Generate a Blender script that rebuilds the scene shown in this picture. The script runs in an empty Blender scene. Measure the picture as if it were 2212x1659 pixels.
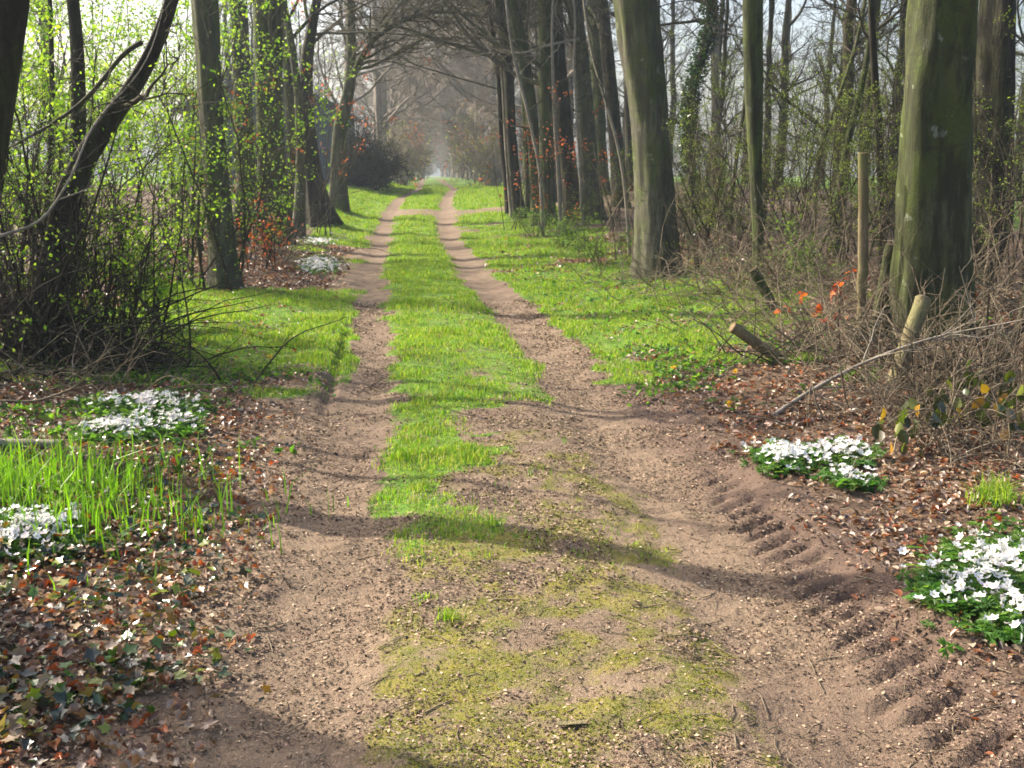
import bpy, math, random
import numpy as np
from mathutils import Matrix, Vector

rng = np.random.default_rng(7)
random.seed(7)
R = math.radians
scene = bpy.context.scene
COL = scene.collection

# ------------------------------------------------------------------ camera, sky, sun, exposure
F, CX, CY = 2300.0, 1106.0, 829.5          # focal length and centre of the photo, in a 2212 px wide frame
CAMZ = 1.6
YAW, PITCH = R(4.295), R(11.05)
SUN_AZ, SUN_EL = R(149.0), R(40.0)         # azimuth counter-clockwise from +X (the lane runs along +Y)
cam_d = bpy.data.cameras.new("camera")
cam = bpy.data.objects.new("camera", cam_d)
COL.objects.link(cam)
cam.location = (0, 0, CAMZ)
cam.rotation_euler = (math.pi / 2 - PITCH, 0, -YAW)
cam_d.sensor_width = 36.0
cam_d.lens = 36.0 * F / 2212.0
cam_d.clip_start = 0.05
cam_d.clip_end = 5000
cam_d.dof.use_dof = True
cam_d.dof.focus_distance = 1.3
cam_d.dof.aperture_fstop = 26.0
scene.camera = cam

world = bpy.data.worlds.new("World")
scene.world = world
world.use_nodes = True
nt = world.node_tree
bg = nt.nodes["Background"]
sky = nt.nodes.new("ShaderNodeTexSky")
sky.sky_type = 'NISHITA'
sky.sun_disc = False
sky.sun_elevation = SUN_EL
sky.sun_rotation = math.pi / 2 - SUN_AZ
sky.dust_density = 6.0
sky.air_density = 1.0
nt.links.new(sky.outputs[0], bg.inputs[0])
bg.inputs[1].default_value = 0.15

sun_d = bpy.data.lights.new("sun", 'SUN')
sun_d.energy = 5.0
sun_d.angle = R(0.55)
sun_d.color = (1.0, 0.90, 0.75)
sun = bpy.data.objects.new("sun", sun_d)
COL.objects.link(sun)
sdir = Vector((math.cos(SUN_AZ) * math.cos(SUN_EL), math.sin(SUN_AZ) * math.cos(SUN_EL), math.sin(SUN_EL)))
sun.rotation_euler = sdir.to_track_quat('Z', 'Y').to_euler()

scene.view_settings.view_transform = 'Standard'
scene.view_settings.look = 'None'
scene.view_settings.exposure = 1.3
scene.view_settings.gamma = 1.0
scene.cycles.max_bounces = 6
scene.cycles.diffuse_bounces = 3
scene.cycles.glossy_bounces = 2
scene.cycles.transmission_bounces = 4
scene.cycles.volume_bounces = 0
scene.cycles.transparent_max_bounces = 8
scene.cycles.use_denoising = True
scene.cycles.volume_step_rate = 5.0

# ------------------------------------------------------------------ photo pixel -> place
_r = np.array([math.cos(YAW), -math.sin(YAW), 0.0])
_f = np.array([math.sin(YAW) * math.cos(PITCH), math.cos(YAW) * math.cos(PITCH), -math.sin(PITCH)])
_u = np.array([math.sin(YAW) * math.sin(PITCH), math.cos(YAW) * math.sin(PITCH), math.cos(PITCH)])
EYE = np.array([0, 0, CAMZ])

def ray(u, v):
    return _f * F + _r * (u - CX) - _u * (v - CY)

def at(u, v, Y):
    d = ray(u, v)
    return EYE + d * (Y / d[1])

def mpp(p):                                 # metres for one photo pixel at point p
    return float(np.dot(np.asarray(p) - EYE, _f)) / F

# ------------------------------------------------------------------ noise
def vnoise(x, y, s=1.0, seed=0):
    x = np.asarray(x, float) / s + 1000.3 + seed * 17.17
    y = np.asarray(y, float) / s + 1000.7 + seed * 31.31
    xi, yi = np.floor(x).astype(np.int64), np.floor(y).astype(np.int64)
    fx, fy = x - xi, y - yi
    fx, fy = fx * fx * (3 - 2 * fx), fy * fy * (3 - 2 * fy)
    def h(a, b):
        n = (a * 374761393 + b * 668265263 + seed * 974634777) & 0xFFFFFFFF
        n = ((n ^ (n >> 13)) * 1274126177) & 0xFFFFFFFF
        return ((n ^ (n >> 16)) & 0xFFFF) / 65535.0
    return (h(xi, yi) * (1 - fx) * (1 - fy) + h(xi + 1, yi) * fx * (1 - fy)
            + h(xi, yi + 1) * (1 - fx) * fy + h(xi + 1, yi + 1) * fx * fy)

def fbm(x, y, s, seed=0, o=4):
    t, a, n = 0, 1.0, 0
    for i in range(o):
        t = t + a * vnoise(x, y, s / 2 ** i, seed + i)
        n += a
        a *= 0.55
    return t / n

def sstep(a, b, x):
    t = np.clip((np.asarray(x, float) - a) / (b - a), 0, 1)
    return t * t * (3 - 2 * t)

def band(x, a, b, w):
    return sstep(a - w, a + w, x) * (1 - sstep(b - w, b + w, x))

# ------------------------------------------------------------------ terrain
_cy = [0, 3, 6, 11.5, 16.7, 30, 38, 52, 80, 300]
_cx = [.45, .41, .36, .17, -.13, -.5, -.3, .25, .1, 0.0]
_yy = np.linspace(-20, 700, 7200)
_cc = np.interp(_yy, _cy, _cx)
_k = np.ones(41) / 41
_cc = np.convolve(np.pad(_cc, 20, 'edge'), _k, 'valid')
_zz = np.interp(_yy, [0, 27, 33, 38, 52, 100, 700], [0, 0, .45, .80, 1.0, 1.25, 1.3])
_zz = np.convolve(np.pad(_zz, 20, 'edge'), _k, 'valid')

def centre(y): return np.interp(y, _yy, _cc)

def height(x, y, fine=True):
    x = np.asarray(x, float); y = np.asarray(y, float)
    s = x - centre(y)
    near = 1 - sstep(40, 80, y)
    z = np.interp(y, _yy, _zz) * 1.0
    z = z + (fbm(x, y, 3.0, 3, 3) - .5) * .10 * sstep(1.0, 2.2, np.abs(s)) * near
    z = z - .035 * band(s, -1.05, -.62, .16) * near - .045 * band(s, .58, 1.05, .18) * near
    z = z + .02 * band(s, -.40, .40, .25)
    z = z + .10 * sstep(1.4, 2.6, s) + .08 * sstep(1.3, 2.4, -s)
    z = z + .22 * sstep(2.6, 5.0, s) * near + .18 * sstep(2.6, 4.6, -s) * near
    z = z + .18 * band(s, -9.0, -2.2, .8) * band(y, 31, 60, 3)
    if fine:
        nn = 1 - sstep(12, 25, y)
        z = z + (fbm(x, y, .45, 11, 4) - .5) * .045 * nn
        z = z + (fbm(x, y, .11, 21, 3) - .5) * .030 * nn * (.6 + .8 * vnoise(x, y, .6, 27))
        # tyre lug prints on the right edge of the right hand track
        sv = s + (vnoise(x, y, .22, 15) - .5) * .07
        lb = band(sv, 1.05 - .03 * (5 - np.clip(y, 2, 5)), 1.25, .03) * band(y, 2.2, 5.4, .35) * np.clip(.55 + .9 * vnoise(x, y, .12, 5), 0, 1.15)
        lb = lb + .6 * band(sv, 1.43, 1.62, .05) * band(y, 2.2, 4.6, .35) * np.clip(-.3 + 1.7 * vnoise(x, y, .25, 6), 0, 1)
        ph = (y - .50 * (x - 1.5)) / .138 + .22 * vnoise(x, y, .3, 77)
        w = np.sin(2 * math.pi * ph)
        z = z - .023 * lb * sstep(.25, .8, w) * (.55 + .9 * vnoise(x, y, .07, 9)) + .006 * lb * sstep(.2, .9, -w)
        z = z + .05 * band(s, 1.30, 1.75, .12) * band(y, 2.0, 7.5, .6) * (.5 + vnoise(x, y, .5, 8))
        # cut edge along the left track
        z = z - .05 * band(s, -1.12, -1.04, .03) * band(y, 7.5, 11.5, .6)
    return z

def H(x, y): return float(height(np.array([x]), np.array([y]))[0])

def hit(u, v):
    d = ray(u, v); d = d / d[1]
    lo = 2.0
    Y = lo
    while Y < 400:
        p = EYE + d * Y
        if p[2] <= H(p[0], p[1]):
            return np.array([p[0], p[1], H(p[0], p[1])])
        Y += .05 + Y * .004
    p = EYE + d * 400
    return p

def to_pix(p):
    q = np.atleast_2d(p) - EYE
    dd = q @ _f
    return CX + F * (q @ _r) / dd, CY - F * (q @ _u) / dd

# ------------------------------------------------------------------ mesh helpers
def mk(name, V, Fs, mat, parent=None, col=None, smooth=True, matidx=None, attrs=None, loc=(0, 0, 0)):
    V = np.asarray(V, np.float32).reshape(-1, 3)
    if not isinstance(Fs, (list, tuple)): Fs = [Fs]
    Fs = [np.asarray(f, np.int32) for f in Fs if len(f)]
    me = bpy.data.meshes.new(name)
    me.vertices.add(len(V)); me.vertices.foreach_set("co", V.ravel())
    nl = sum(f.size for f in Fs); npo = sum(len(f) for f in Fs)
    me.loops.add(nl); me.polygons.add(npo)
    me.loops.foreach_set("vertex_index", np.concatenate([f.ravel() for f in Fs]))
    tot = np.concatenate([np.full(len(f), f.shape[1], np.int32) for f in Fs])
    st = np.concatenate([[0], np.cumsum(tot)[:-1]]).astype(np.int32)
    me.polygons.foreach_set("loop_start", st)
    me.polygons.foreach_set("use_smooth", np.full(npo, smooth))
    if matidx is not None:
        me.polygons.foreach_set("material_index", np.asarray(matidx, np.int32))
    if col is not None:
        a = me.color_attributes.new("col", 'FLOAT_COLOR', 'POINT')
        c = np.ones((len(V), 4), np.float32); c[:, :3] = col
        a.data.foreach_set("color", c.ravel())
    for k, v in (attrs or {}).items():
        a = me.attributes.new(k, 'FLOAT', 'POINT')
        a.data.foreach_set("value", np.asarray(v, np.float32))
    me.update(calc_edges=True)
    for m in (mat if isinstance(mat, (list, tuple)) else [mat]):
        me.materials.append(m)
    o = bpy.data.objects.new(name, me)
    o.location = loc
    if parent is not None: o.parent = parent
    COL.objects.link(o)
    return o

def tag(o, label=None, cat=None, group=None, kind=None):
    if label: o["label"] = label
    if cat: o["category"] = cat
    if group: o["group"] = group
    if kind: o["kind"] = kind
    return o

def empty(name, loc, label, cat, group=None, kind=None):
    o = bpy.data.objects.new(name, None)
    COL.objects.link(o); o.location = loc; o.empty_display_size = .2
    return tag(o, label, cat, group, kind)

def norm(a): return a / np.maximum(np.linalg.norm(a, axis=-1, keepdims=True), 1e-9)

def tubes(P, Rr, k=3, cap=False):
    """P (N,S,3) centre lines, Rr (N,S) radii -> verts, quads"""
    N, S, _ = P.shape
    T = np.empty_like(P)
    T[:, 1:-1] = P[:, 2:] - P[:, :-2] if S > 2 else T[:, 1:-1]
    T[:, 0] = P[:, 1] - P[:, 0]; T[:, -1] = P[:, -1] - P[:, -2]
    T = norm(T)
    ref = np.tile(np.array([0.31, 0.95, 0.05]), (N, 1))
    par = np.abs((T.mean(1) * ref).sum(-1)) > .8
    ref[par] = [0.9, -0.1, .42]
    A = norm(np.cross(T, ref[:, None, :])); B = np.cross(T, A)
    th = np.arange(k) * 2 * math.pi / k
    if Rr.ndim == 2: Rr = np.repeat(Rr[:, :, None], k, 2)
    V = P[:, :, None, :] + Rr[..., None] * (A[:, :, None, :] * np.cos(th)[None, None, :, None]
                                          + B[:, :, None, :] * np.sin(th)[None, None, :, None])
    idx = np.arange(N * S * k).reshape(N, S, k)
    a = idx[:, :-1]; b = np.roll(a, -1, 2); d = idx[:, 1:]; c = np.roll(d, -1, 2)
    Fq = np.stack([a, b, c, d], -1).reshape(-1, 4)
    return V.reshape(-1, 3), Fq

def join(parts):
    Vs, Fs, o = [], [], 0
    for V, Fq in parts:
        Vs.append(V); Fs.append(Fq + o); o += len(V)
    return np.concatenate(Vs), np.concatenate(Fs)

def grow(P0, D0, L, r0, S=5, wob=.15, up=.0, tip=.25, pull=None):
    N = len(P0)
    P = np.empty((N, S, 3)); P[:, 0] = P0
    d = norm(D0.copy()); st = (L / (S - 1))[:, None]
    for i in range(1, S):
        d = d + rng.normal(0, wob, (N, 3))
        d[:, 2] += up
        if pull is not None: d = d + pull
        d = norm(d)
        P[:, i] = P[:, i - 1] + d * st
    t = np.linspace(0, 1, S)[None]
    Rr = r0[:, None] * (1 - (1 - tip) * t)
    return P, Rr

def spawn(P, Rr, n, tmin=.2, tmax=1.0, ang=(.5, 1.0), lenr=(.4, .7), rr=.55, plen=None):
    N, S, _ = P.shape
    seg = np.linalg.norm(P[:, 1:] - P[:, :-1], axis=-1).sum(1)
    i = np.repeat(np.arange(N), n)
    t = rng.uniform(tmin, tmax, N * n)
    f = t * (S - 1); k = np.clip(f.astype(int), 0, S - 2); f = (f - k)[:, None]
    p = P[i, k] * (1 - f) + P[i, k + 1] * f
    r = Rr[i, k] * (1 - f[:, 0]) + Rr[i, k + 1] * f[:, 0]
    d = norm(P[i, k + 1] - P[i, k])
    q = rng.normal(0, 1, (N * n, 3)); q = norm(q - d * (q * d).sum(-1, keepdims=True))
    a = rng.uniform(ang[0], ang[1], N * n)[:, None]
    D = d * np.cos(a) + q * np.sin(a)
    L = seg[i] * rng.uniform(lenr[0], lenr[1], N * n) * (1.15 - .55 * t)
    return p, D, L, r * rr

def cloud(P, n, jit, tmin=.2):
    """n points scattered along random branches"""
    N, S, _ = P.shape
    i = rng.integers(0, N, n); f = rng.uniform(tmin, 1, n) * (S - 1)
    k = np.clip(f.astype(int), 0, S - 2); f = (f - k)[:, None]
    return P[i, k] * (1 - f) + P[i, k + 1] * f + rng.normal(0, jit, (n, 3))

def rots(n, tilt=None, flat=0.0):
    """random rotation matrices; flat=1 keeps the leaf facing up"""
    yaw = rng.uniform(0, 2 * math.pi, n)
    tl = np.abs(rng.normal(0, tilt, n)) if tilt is not None else np.arccos(rng.uniform(-1, 1, n))
    az = rng.uniform(0, 2 * math.pi, n)
    def rz(a):
        M = np.zeros((n, 3, 3)); c, s = np.cos(a), np.sin(a)
        M[:, 0, 0] = c; M[:, 0, 1] = -s; M[:, 1, 0] = s; M[:, 1, 1] = c; M[:, 2, 2] = 1; return M
    def rx(a):
        M = np.zeros((n, 3, 3)); c, s = np.cos(a), np.sin(a)
        M[:, 1, 1] = c; M[:, 1, 2] = -s; M[:, 2, 1] = s; M[:, 2, 2] = c; M[:, 0, 0] = 1; return M
    return rz(az) @ rx(tl) @ rz(yaw)

def stamp(T, TF, P, M, sc):
    """copy template verts T with faces TF to points P with rotations M and scale sc"""
    n, k = len(P), len(T)
    sc = np.asarray(sc, float)
    if sc.ndim == 1: sc = sc[:, None]
    V = np.einsum('nij,nkj->nki', M, T[None] * sc[:, None, :] if sc.shape[1] == 3 else T[None] * sc[:, :, None]) + P[:, None]
    Fq = TF[None] + (np.arange(n) * k)[:, None, None]
    return V.reshape(-1, 3), Fq.reshape(-1, TF.shape[1])

def pick(cols, n, jit=.15, w=None):
    c = np.array(cols)[rng.choice(len(cols), n, p=w)]
    return np.clip(c * rng.uniform(1 - jit, 1 + jit, (n, 1)) * rng.uniform(.95, 1.05, (n, 3)), 0, 1)

# leaf templates
LEAF = np.array([[-.05, -.5, 0], [.33, -.1, .10], [.05, .5, .02], [-.33, -.05, .10]]); LEAF_F = np.array([[0, 1, 2, 3]])
LEAF2 = np.array([[0, -.5, .0], [.30, -.22, .13], [.32, .12, .12], [0, .5, -.06], [-.32, .12, .12], [-.30, -.22, .13], [0, 0, 0]])
LEAF2_F = np.array([[0, 1, 2, 6], [6, 2, 3, 3], [0, 6, 4, 5], [6, 3, 4, 4]])
LEAF2_T = np.array([[0, 1, 6], [1, 2, 6], [2, 3, 6], [3, 4, 6], [4, 5, 6], [5, 0, 6]])
_a = np.array([90, 128, 160, 198, 232, 270, 308, 342, 20, 52]) * math.pi / 180
_l = np.array([.55, .30, .50, .26, .40, .18, .40, .26, .50, .30])
IVY = np.concatenate([np.stack([_l * np.cos(_a), _l * np.sin(_a), .10 * np.abs(np.cos(_a)) - .03], 1), [[0, 0, -.03]]])
IVY_T = np.array([[i, (i + 1) % 10, 10] for i in range(10)])
_a = np.linspace(90, 450, 15)[:-1] * math.pi / 180
_l = np.array([.55, .34, .46, .28, .40, .25, .34, .20, .34, .25, .40, .28, .46, .34])
OAK = np.concatenate([np.stack([_l * np.cos(_a) * .75, _l * np.sin(_a), .22 * np.cos(_a) ** 2 + .06 * np.sin(3 * _a)], 1), [[0, 0, 0]]])
OAK_T = np.array([[i, (i + 1) % 14, 14] for i in range(14)])

# ------------------------------------------------------------------ materials
def newmat(name):
    m = bpy.data.materials.new(name); m.use_nodes = True
    n = m.node_tree; n.nodes.clear()
    o = n.nodes.new("ShaderNodeOutputMaterial")
    return m, n, o

def N(n, t, **kw):
    x = n.nodes.new(t)
    for k, v in kw.items():
        if k.startswith("i_"): x.inputs[k[2:].replace("_", " ")].default_value = v
        else: setattr(x, k, v)
    return x

def mixc(n, fac, a, b, mode='MIX'):
    x = n.nodes.new("ShaderNodeMix"); x.data_type = 'RGBA'; x.blend_type = mode
    for s, v in ((0, fac), (6, a), (7, b)):
        if hasattr(v, 'is_output') or hasattr(v, 'links'): n.links.new(v, x.inputs[s])
        elif s == 0: x.inputs[0].default_value = v
        else: x.inputs[s].default_value = (*v, 1)
    return x.outputs[2]

def math_(n, op, a, b=0.0, c=None, clamp=False):
    x = n.nodes.new("ShaderNodeMath"); x.operation = op; x.use_clamp = clamp
    for i, v in enumerate([a, b] + ([c] if c is not None else [])):
        if hasattr(v, 'links'): n.links.new(v, x.inputs[i])
        else: x.inputs[i].default_value = v
    return x.outputs[0]

def mapr(n, v, a, b, c=0.0, d=1.0, smooth=True):
    x = n.nodes.new("ShaderNodeMapRange"); x.interpolation_type = 'SMOOTHSTEP' if smooth else 'LINEAR'
    n.links.new(v, x.inputs[0])
    for i, q in enumerate((a, b, c, d)): x.inputs[i + 1].default_value = q
    return x.outputs[0]

def noise(n, vec, scale, detail=3.0, rough=.55):
    x = n.nodes.new("ShaderNodeTexNoise"); x.inputs["Scale"].default_value = scale
    x.inputs["Detail"].default_value = detail; x.inputs["Roughness"].default_value = rough
    if vec is not None: n.links.new(vec, x.inputs["Vector"])
    return x.outputs[0]

def leafmat(name, trans=.45, rough=.55, spec=.3, use_col=True, colour=(.1, .2, .03), tcol=(1.1, 1.25, .5)):
    m, n, o = newmat(name)
    p = N(n, "ShaderNodeBsdfPrincipled"); p.inputs["Roughness"].default_value = rough
    p.inputs["Specular IOR Level"].default_value = spec
    t = N(n, "ShaderNodeBsdfTranslucent")
    mx = N(n, "ShaderNodeMixShader"); mx.inputs[0].default_value = trans
    if use_col:
        c = N(n, "ShaderNodeAttribute", attribute_name="col").outputs["Color"]
    else:
        g = N(n, "ShaderNodeRGB"); g.outputs[0].default_value = (*colour, 1); c = g.outputs[0]
    n.links.new(c, p.inputs["Base Color"])
    tc = mixc(n, 1.0, c, tcol, 'MULTIPLY')
    n.links.new(tc, t.inputs[0])
    n.links.new(p.outputs[0], mx.inputs[1]); n.links.new(t.outputs[0], mx.inputs[2])
    n.links.new(mx.outputs[0], o.inputs[0])
    return m

def barkmat(name, base, dark, moss, mossf=.5, sc=1.0, streak=6.0, bump=.5, lichen=.0, furrow=False):
    m, n, o = newmat(name)
    p = N(n, "ShaderNodeBsdfPrincipled"); p.inputs["Roughness"].default_value = .85
    p.inputs["Specular IOR Level"].default_value = .15
    tc = N(n, "ShaderNodeTexCoord").outputs["Object"]
    mp = N(n, "ShaderNodeMapping"); n.links.new(tc, mp.inputs[0]); mp.inputs[3].default_value = (1, 1, 1 / streak)
    st = noise(n, mp.outputs[0], 14 * sc, 5, .65)
    big = noise(n, tc, 1.3 * sc, 3, .6)
    fine = noise(n, tc, 60 * sc, 3, .6)
    c = mixc(n, mapr(n, st, .35, .65), dark, base)
    mk_ = mapr(n, math_(n, 'ADD', big, math_(n, 'MULTIPLY', st, .35)), .55 + (.5 - mossf) * .35, .85 + (.5 - mossf) * .35)
    c = mixc(n, mk_, c, moss)
    if lichen > 0:
        lv = noise(n, tc, 5.5, 4, .6)
        c = mixc(n, mapr(n, lv, .64, .70, 0, lichen), c, (.33, .36, .28))
    mp3 = N(n, "ShaderNodeMapping"); n.links.new(tc, mp3.inputs[0]); mp3.inputs[3].default_value = (1, 1, .3)
    bl = noise(n, mp3.outputs[0], 5 * sc, 5, .7)
    c = mixc(n, mapr(n, bl, .46, .60, 0, .85), c, dark)
    mp4 = N(n, "ShaderNodeMapping"); n.links.new(tc, mp4.inputs[0]); mp4.inputs[3].default_value = (1, 1, 7)
    rg = noise(n, mp4.outputs[0], 1.4 * sc, 3, .6)
    c = mixc(n, mapr(n, rg, .62, .70, 0, .5), c, dark)
    c = mixc(n, math_(n, 'MULTIPLY', mapr(n, fine, .3, .7), .45), c, tuple(x * .3 for x in base))
    n.links.new(c, p.inputs["Base Color"])
    if furrow:
        mp2 = N(n, "ShaderNodeMapping"); n.links.new(tc, mp2.inputs[0]); mp2.inputs[3].default_value = (1, 1, .11)
        w = noise(n, mp2.outputs[0], 26, 4, .6)
        hgt = math_(n, 'ADD', math_(n, 'MULTIPLY', math_(n, 'ABSOLUTE', math_(n, 'SUBTRACT', w, .5)), 4.0), math_(n, 'MULTIPLY', fine, .3))
    else:
        hgt = math_(n, 'ADD', math_(n, 'MULTIPLY', st, 1.0), math_(n, 'MULTIPLY', fine, .35))
    b = N(n, "ShaderNodeBump"); b.inputs["Strength"].default_value = bump; b.inputs["Distance"].default_value = .035
    n.links.new(hgt, b.inputs["Height"]); n.links.new(b.outputs[0], p.inputs["Normal"])
    n.links.new(p.outputs[0], o.inputs[0])
    return m

M_BEECH = barkmat("beech_bark", (.16, .148, .105), (.05, .047, .034), (.07, .088, .024), .55, 1, 7, .5, .35)
M_BIG = barkmat("mossy_bark", (.11, .11, .06), (.024, .027, .013), (.062, .082, .018), .7, 1, 9, .6, .6)
M_OAK = barkmat("furrowed_bark", (.085, .072, .052), (.028, .025, .018), (.055, .065, .02), .4, 1, 6, .9, .3, True)
M_DARK = barkmat("dark_bark", (.055, .045, .032), (.022, .018, .012), (.036, .045, .014), .35, 1, 5, .6)
M_TWIG = barkmat("twig_bark", (.085, .07, .048), (.03, .024, .017), (.055, .062, .018), .45, 1, 3, .2)
M_TWIGFAR = barkmat("far_twig_bark", (.33, .28, .235), (.23, .195, .165), (.22, .21, .15), .2, 1, 3, .0)  # bark colour paled to stand in for sunlight missing in the far canopy
M_CANE = barkmat("dry_cane_bark", (.29, .235, .165), (.11, .085, .058), (.13, .12, .05), .2, 2, 3, .2)
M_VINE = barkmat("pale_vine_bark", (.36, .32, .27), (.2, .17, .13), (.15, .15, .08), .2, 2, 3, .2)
M_POST = barkmat("weathered_post_wood", (.26, .215, .13), (.14, .11, .06), (.13, .14, .045), .5, 1, 12, .5)
M_CUT = barkmat("sawn_wood", (.26, .19, .11), (.16, .11, .06), (.14, .12, .06), .2, 2, 1, .3)
M_LEAF = leafmat("fresh_leaf", .6, .5, .3, tcol=(1.15, 1.2, .55))
M_GRASS = leafmat("grass_blade", .45, .45, .35, tcol=(1.15, 1.3, .38))
M_LITTER = leafmat("dead_leaf", .25, .38, .6, tcol=(1.3, .9, .5))
M_CHIP = leafmat("leaf_crumb", .1, .7, .15)
M_BOUGH = barkmat("sunlit_bough_bark", (.17, .145, .105), (.08, .07, .05), (.10, .11, .04), .4, 1, 4, .2)  # lighter copy of the twig bark, sunlight put into the colour
M_IVY = leafmat("ivy_leaf", .22, .26, .6, tcol=(1.2, 1.6, .4))
M_PETAL = leafmat("white_petal", .25, .5, .3, tcol=(1, 1, .96))
M_ORANGE = leafmat("withered_beech_leaf", .5, .5, .3, tcol=(1.25, .85, .5))

# ground
def groundmat():
    m, n, o = newmat("lane_ground")
    p = N(n, "ShaderNodeBsdfPrincipled"); p.inputs["Roughness"].default_value = .9
    p.inputs["Specular IOR Level"].default_value = .2
    tc = N(n, "ShaderNodeNewGeometry").outputs["Position"]
    def att(a): return N(n, "ShaderNodeAttribute", attribute_name=a).outputs["Fac"]
    n1 = noise(n, tc, 1.6, 5, .6); n2 = noise(n, tc, 22, 4, .65); n3 = noise(n, tc, 90, 3, .6); n4 = noise(n, tc, 7, 4, .6)
    dirt = mixc(n, mapr(n, n1, .3, .7), (.172, .124, .083), (.125, .090, .061))
    dirt = mixc(n, mapr(n, n2, .46, .74), dirt, (.095, .065, .044))
    dirt = mixc(n, mapr(n, n3, .55, .70, 0, .8), dirt, (.30, .22, .155))
    dirt = mixc(n, mapr(n, n4, .55, .75, 0, .6), dirt, (.14, .092, .068))
    damp = att("damp")
    dirt = mixc(n, damp, dirt, (.085, .055, .042))
    litter = mixc(n, mapr(n, n2, .35, .62), (.04, .026, .018), (.12, .078, .05))
    litter = mixc(n, mapr(n, n4, .6, .68, 0, .7), litter, (.12, .06, .03))
    moss = mixc(n, mapr(n, n4, .35, .65), (.09, .105, .014), (.165, .15, .022))
    moss = mixc(n, mapr(n, n3, .5, .7, 0, .6), moss, (.10, .085, .02))
    grass = mixc(n, mapr(n, n4, .3, .7), (.055, .12, .012), (.11, .19, .02))
    grass = mixc(n, mapr(n, n1, .52, .72, 0, .75), grass, (.10, .085, .035))
    grass = mixc(n, mapr(n, n2, .5, .75, 0, .6), grass, (.05, .085, .012))
    def fac(a, lo=.35, hi=.65):
        v = math_(n, 'ADD', a, math_(n, 'MULTIPLY', math_(n, 'SUBTRACT', n2, .5), 1.1))
        v = math_(n, 'ADD', v, math_(n, 'MULTIPLY', math_(n, 'SUBTRACT', n4, .5), .9))
        return mapr(n, v, lo, hi)
    c = mixc(n, fac(att("litter")), dirt, litter)
    c = mixc(n, math_(n, 'MULTIPLY', fac(att("moss"), .25, .9), mapr(n, n3, .36, .56, .25, 1.0)), c, moss)
    c = mixc(n, fac(att("grass")), c, grass)
    n.links.new(c, p.inputs["Base Color"])
    hh = math_(n, 'ADD', math_(n, 'MULTIPLY', n2, .7), math_(n, 'MULTIPLY', n3, .45))
    hh = math_(n, 'ADD', hh, math_(n, 'MULTIPLY', noise(n, tc, 210, 2, .6), .2))
    b = N(n, "ShaderNodeBump"); b.inputs["Strength"].default_value = .75; b.inputs["Distance"].default_value = .025
    n.links.new(hh, b.inputs["Height"]); n.links.new(b.outputs[0], p.inputs["Normal"])
    n.links.new(p.outputs[0], o.inputs[0])
    return m
M_GROUND = groundmat()

# ------------------------------------------------------------------ ground cover zones
def zones(x, y):
    s = x - centre(y)
    wn = (fbm(x, y, .5, 41, 3) - .5)
    sw = s + wn * .35 + (fbm(x, y, .13, 47, 2) - .5) * .16
    cross = band(y + (fbm(x, y, 2, 5, 2) - .5) * .8, 32.3, 34.2, .4) * sstep(-1.6, -.8, s) * .8
    trackL = band(sw, -1.10, -.60, .07)
    trackR = band(sw, .60 - .1 * (1 - sstep(5, 9, y)), 1.16 + .18 * (1 - sstep(5, 9, y)), .08)
    bare = np.clip(trackL + trackR + cross, 0, 1)
    med = band(sw, -.60, .60, .11)
    blob = sstep(.42, .60, fbm(x, y, .55, 61, 3))
    gm_far = sstep(6.6, 8.2, y + wn * 4) * (.78 + .22 * sstep(.3, .5, fbm(x, y, .6, 68, 3)))
    gm_mid = band(y, 4.4, 8.2, .3) * (1 - sstep(-.22, .1, sw + (fbm(x, y, .2, 67, 2) - .5) * .5)) * sstep(.38, .60, fbm(x, y, .34, 66, 3)) * (.55 + .45 * sstep(4.8, 6.2, y)) * (1 - .0 * y) + band(y, 5.6, 8.2, .3) * (1 - sstep(-.25, .0, sw)) * .55
    gm_near = band(y, 3.9, 6, .5) * blob * .25
    gmed = med * np.clip(gm_far + gm_mid + gm_near, 0, 1)
    # left verge
    gl = band(y + wn * 2.5, 8.3, 15.0, .6) * (1 - sstep(-1.05, -.95, sw)) * sstep(-4.2, -3.2, s + wn * 2)
    gl = np.maximum(gl, band(y, 19, 31, 1.5) * band(sw, -2.6, -1.1, .3) * sstep(.40, .55, fbm(x, y, 1.6, 71, 3)))
    gl = np.maximum(gl, sstep(27, 31, y) * (1 - sstep(-1.08, -1.0, sw)) * sstep(-6.0, -4.5, s))
    # right verge
    gr = sstep(8.0, 9.4, y + wn * 3 - .9 * np.clip(s - 2, 0, 3)) * sstep(1.10, 1.28, sw) * (1 - sstep(3.2, 4.4, s + wn * 3 - .02 * y))
    gr = gr * sstep(.24, .46, fbm(x, y, .9, 81, 4) + .13 * band(y, 8, 14, 1))
    gr = np.maximum(gr, sstep(30, 34, y) * sstep(1.05, 1.15, sw) * (1 - sstep(4.5, 6.5, s)))
    grass = np.clip(gmed + gl + gr, 0, 1) * (1 - cross)
    field = sstep(13, 17, np.abs(s) + wn * 2)
    grass = np.maximum(grass, field)
    moss = med * (1 - sstep(6.0, 7.6, y)) * sstep(.30, .66, fbm(x, y, .55, 91, 3) * .55 + .45 * fbm(x, y, .12, 93, 3) + .05 * sstep(-.1, .4, s) - .08 * band(y, 4.9, 6.6, .3))
    litter = np.clip(sstep(1.25, 1.7, np.abs(sw)) + 0, 0, 1) * (1 - bare * .9)
    litter = np.maximum(litter, .25 * med * (1 - gm_far))
    damp = band(s, 1.02, 1.8, .15) * band(y, 1.5, 8.5, .8) * .8
    damp = np.maximum(damp, .35 * sstep(.5, .7, fbm(x, y, .8, 101, 3)) * bare)
    return grass, moss, litter, damp, bare, field

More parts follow.
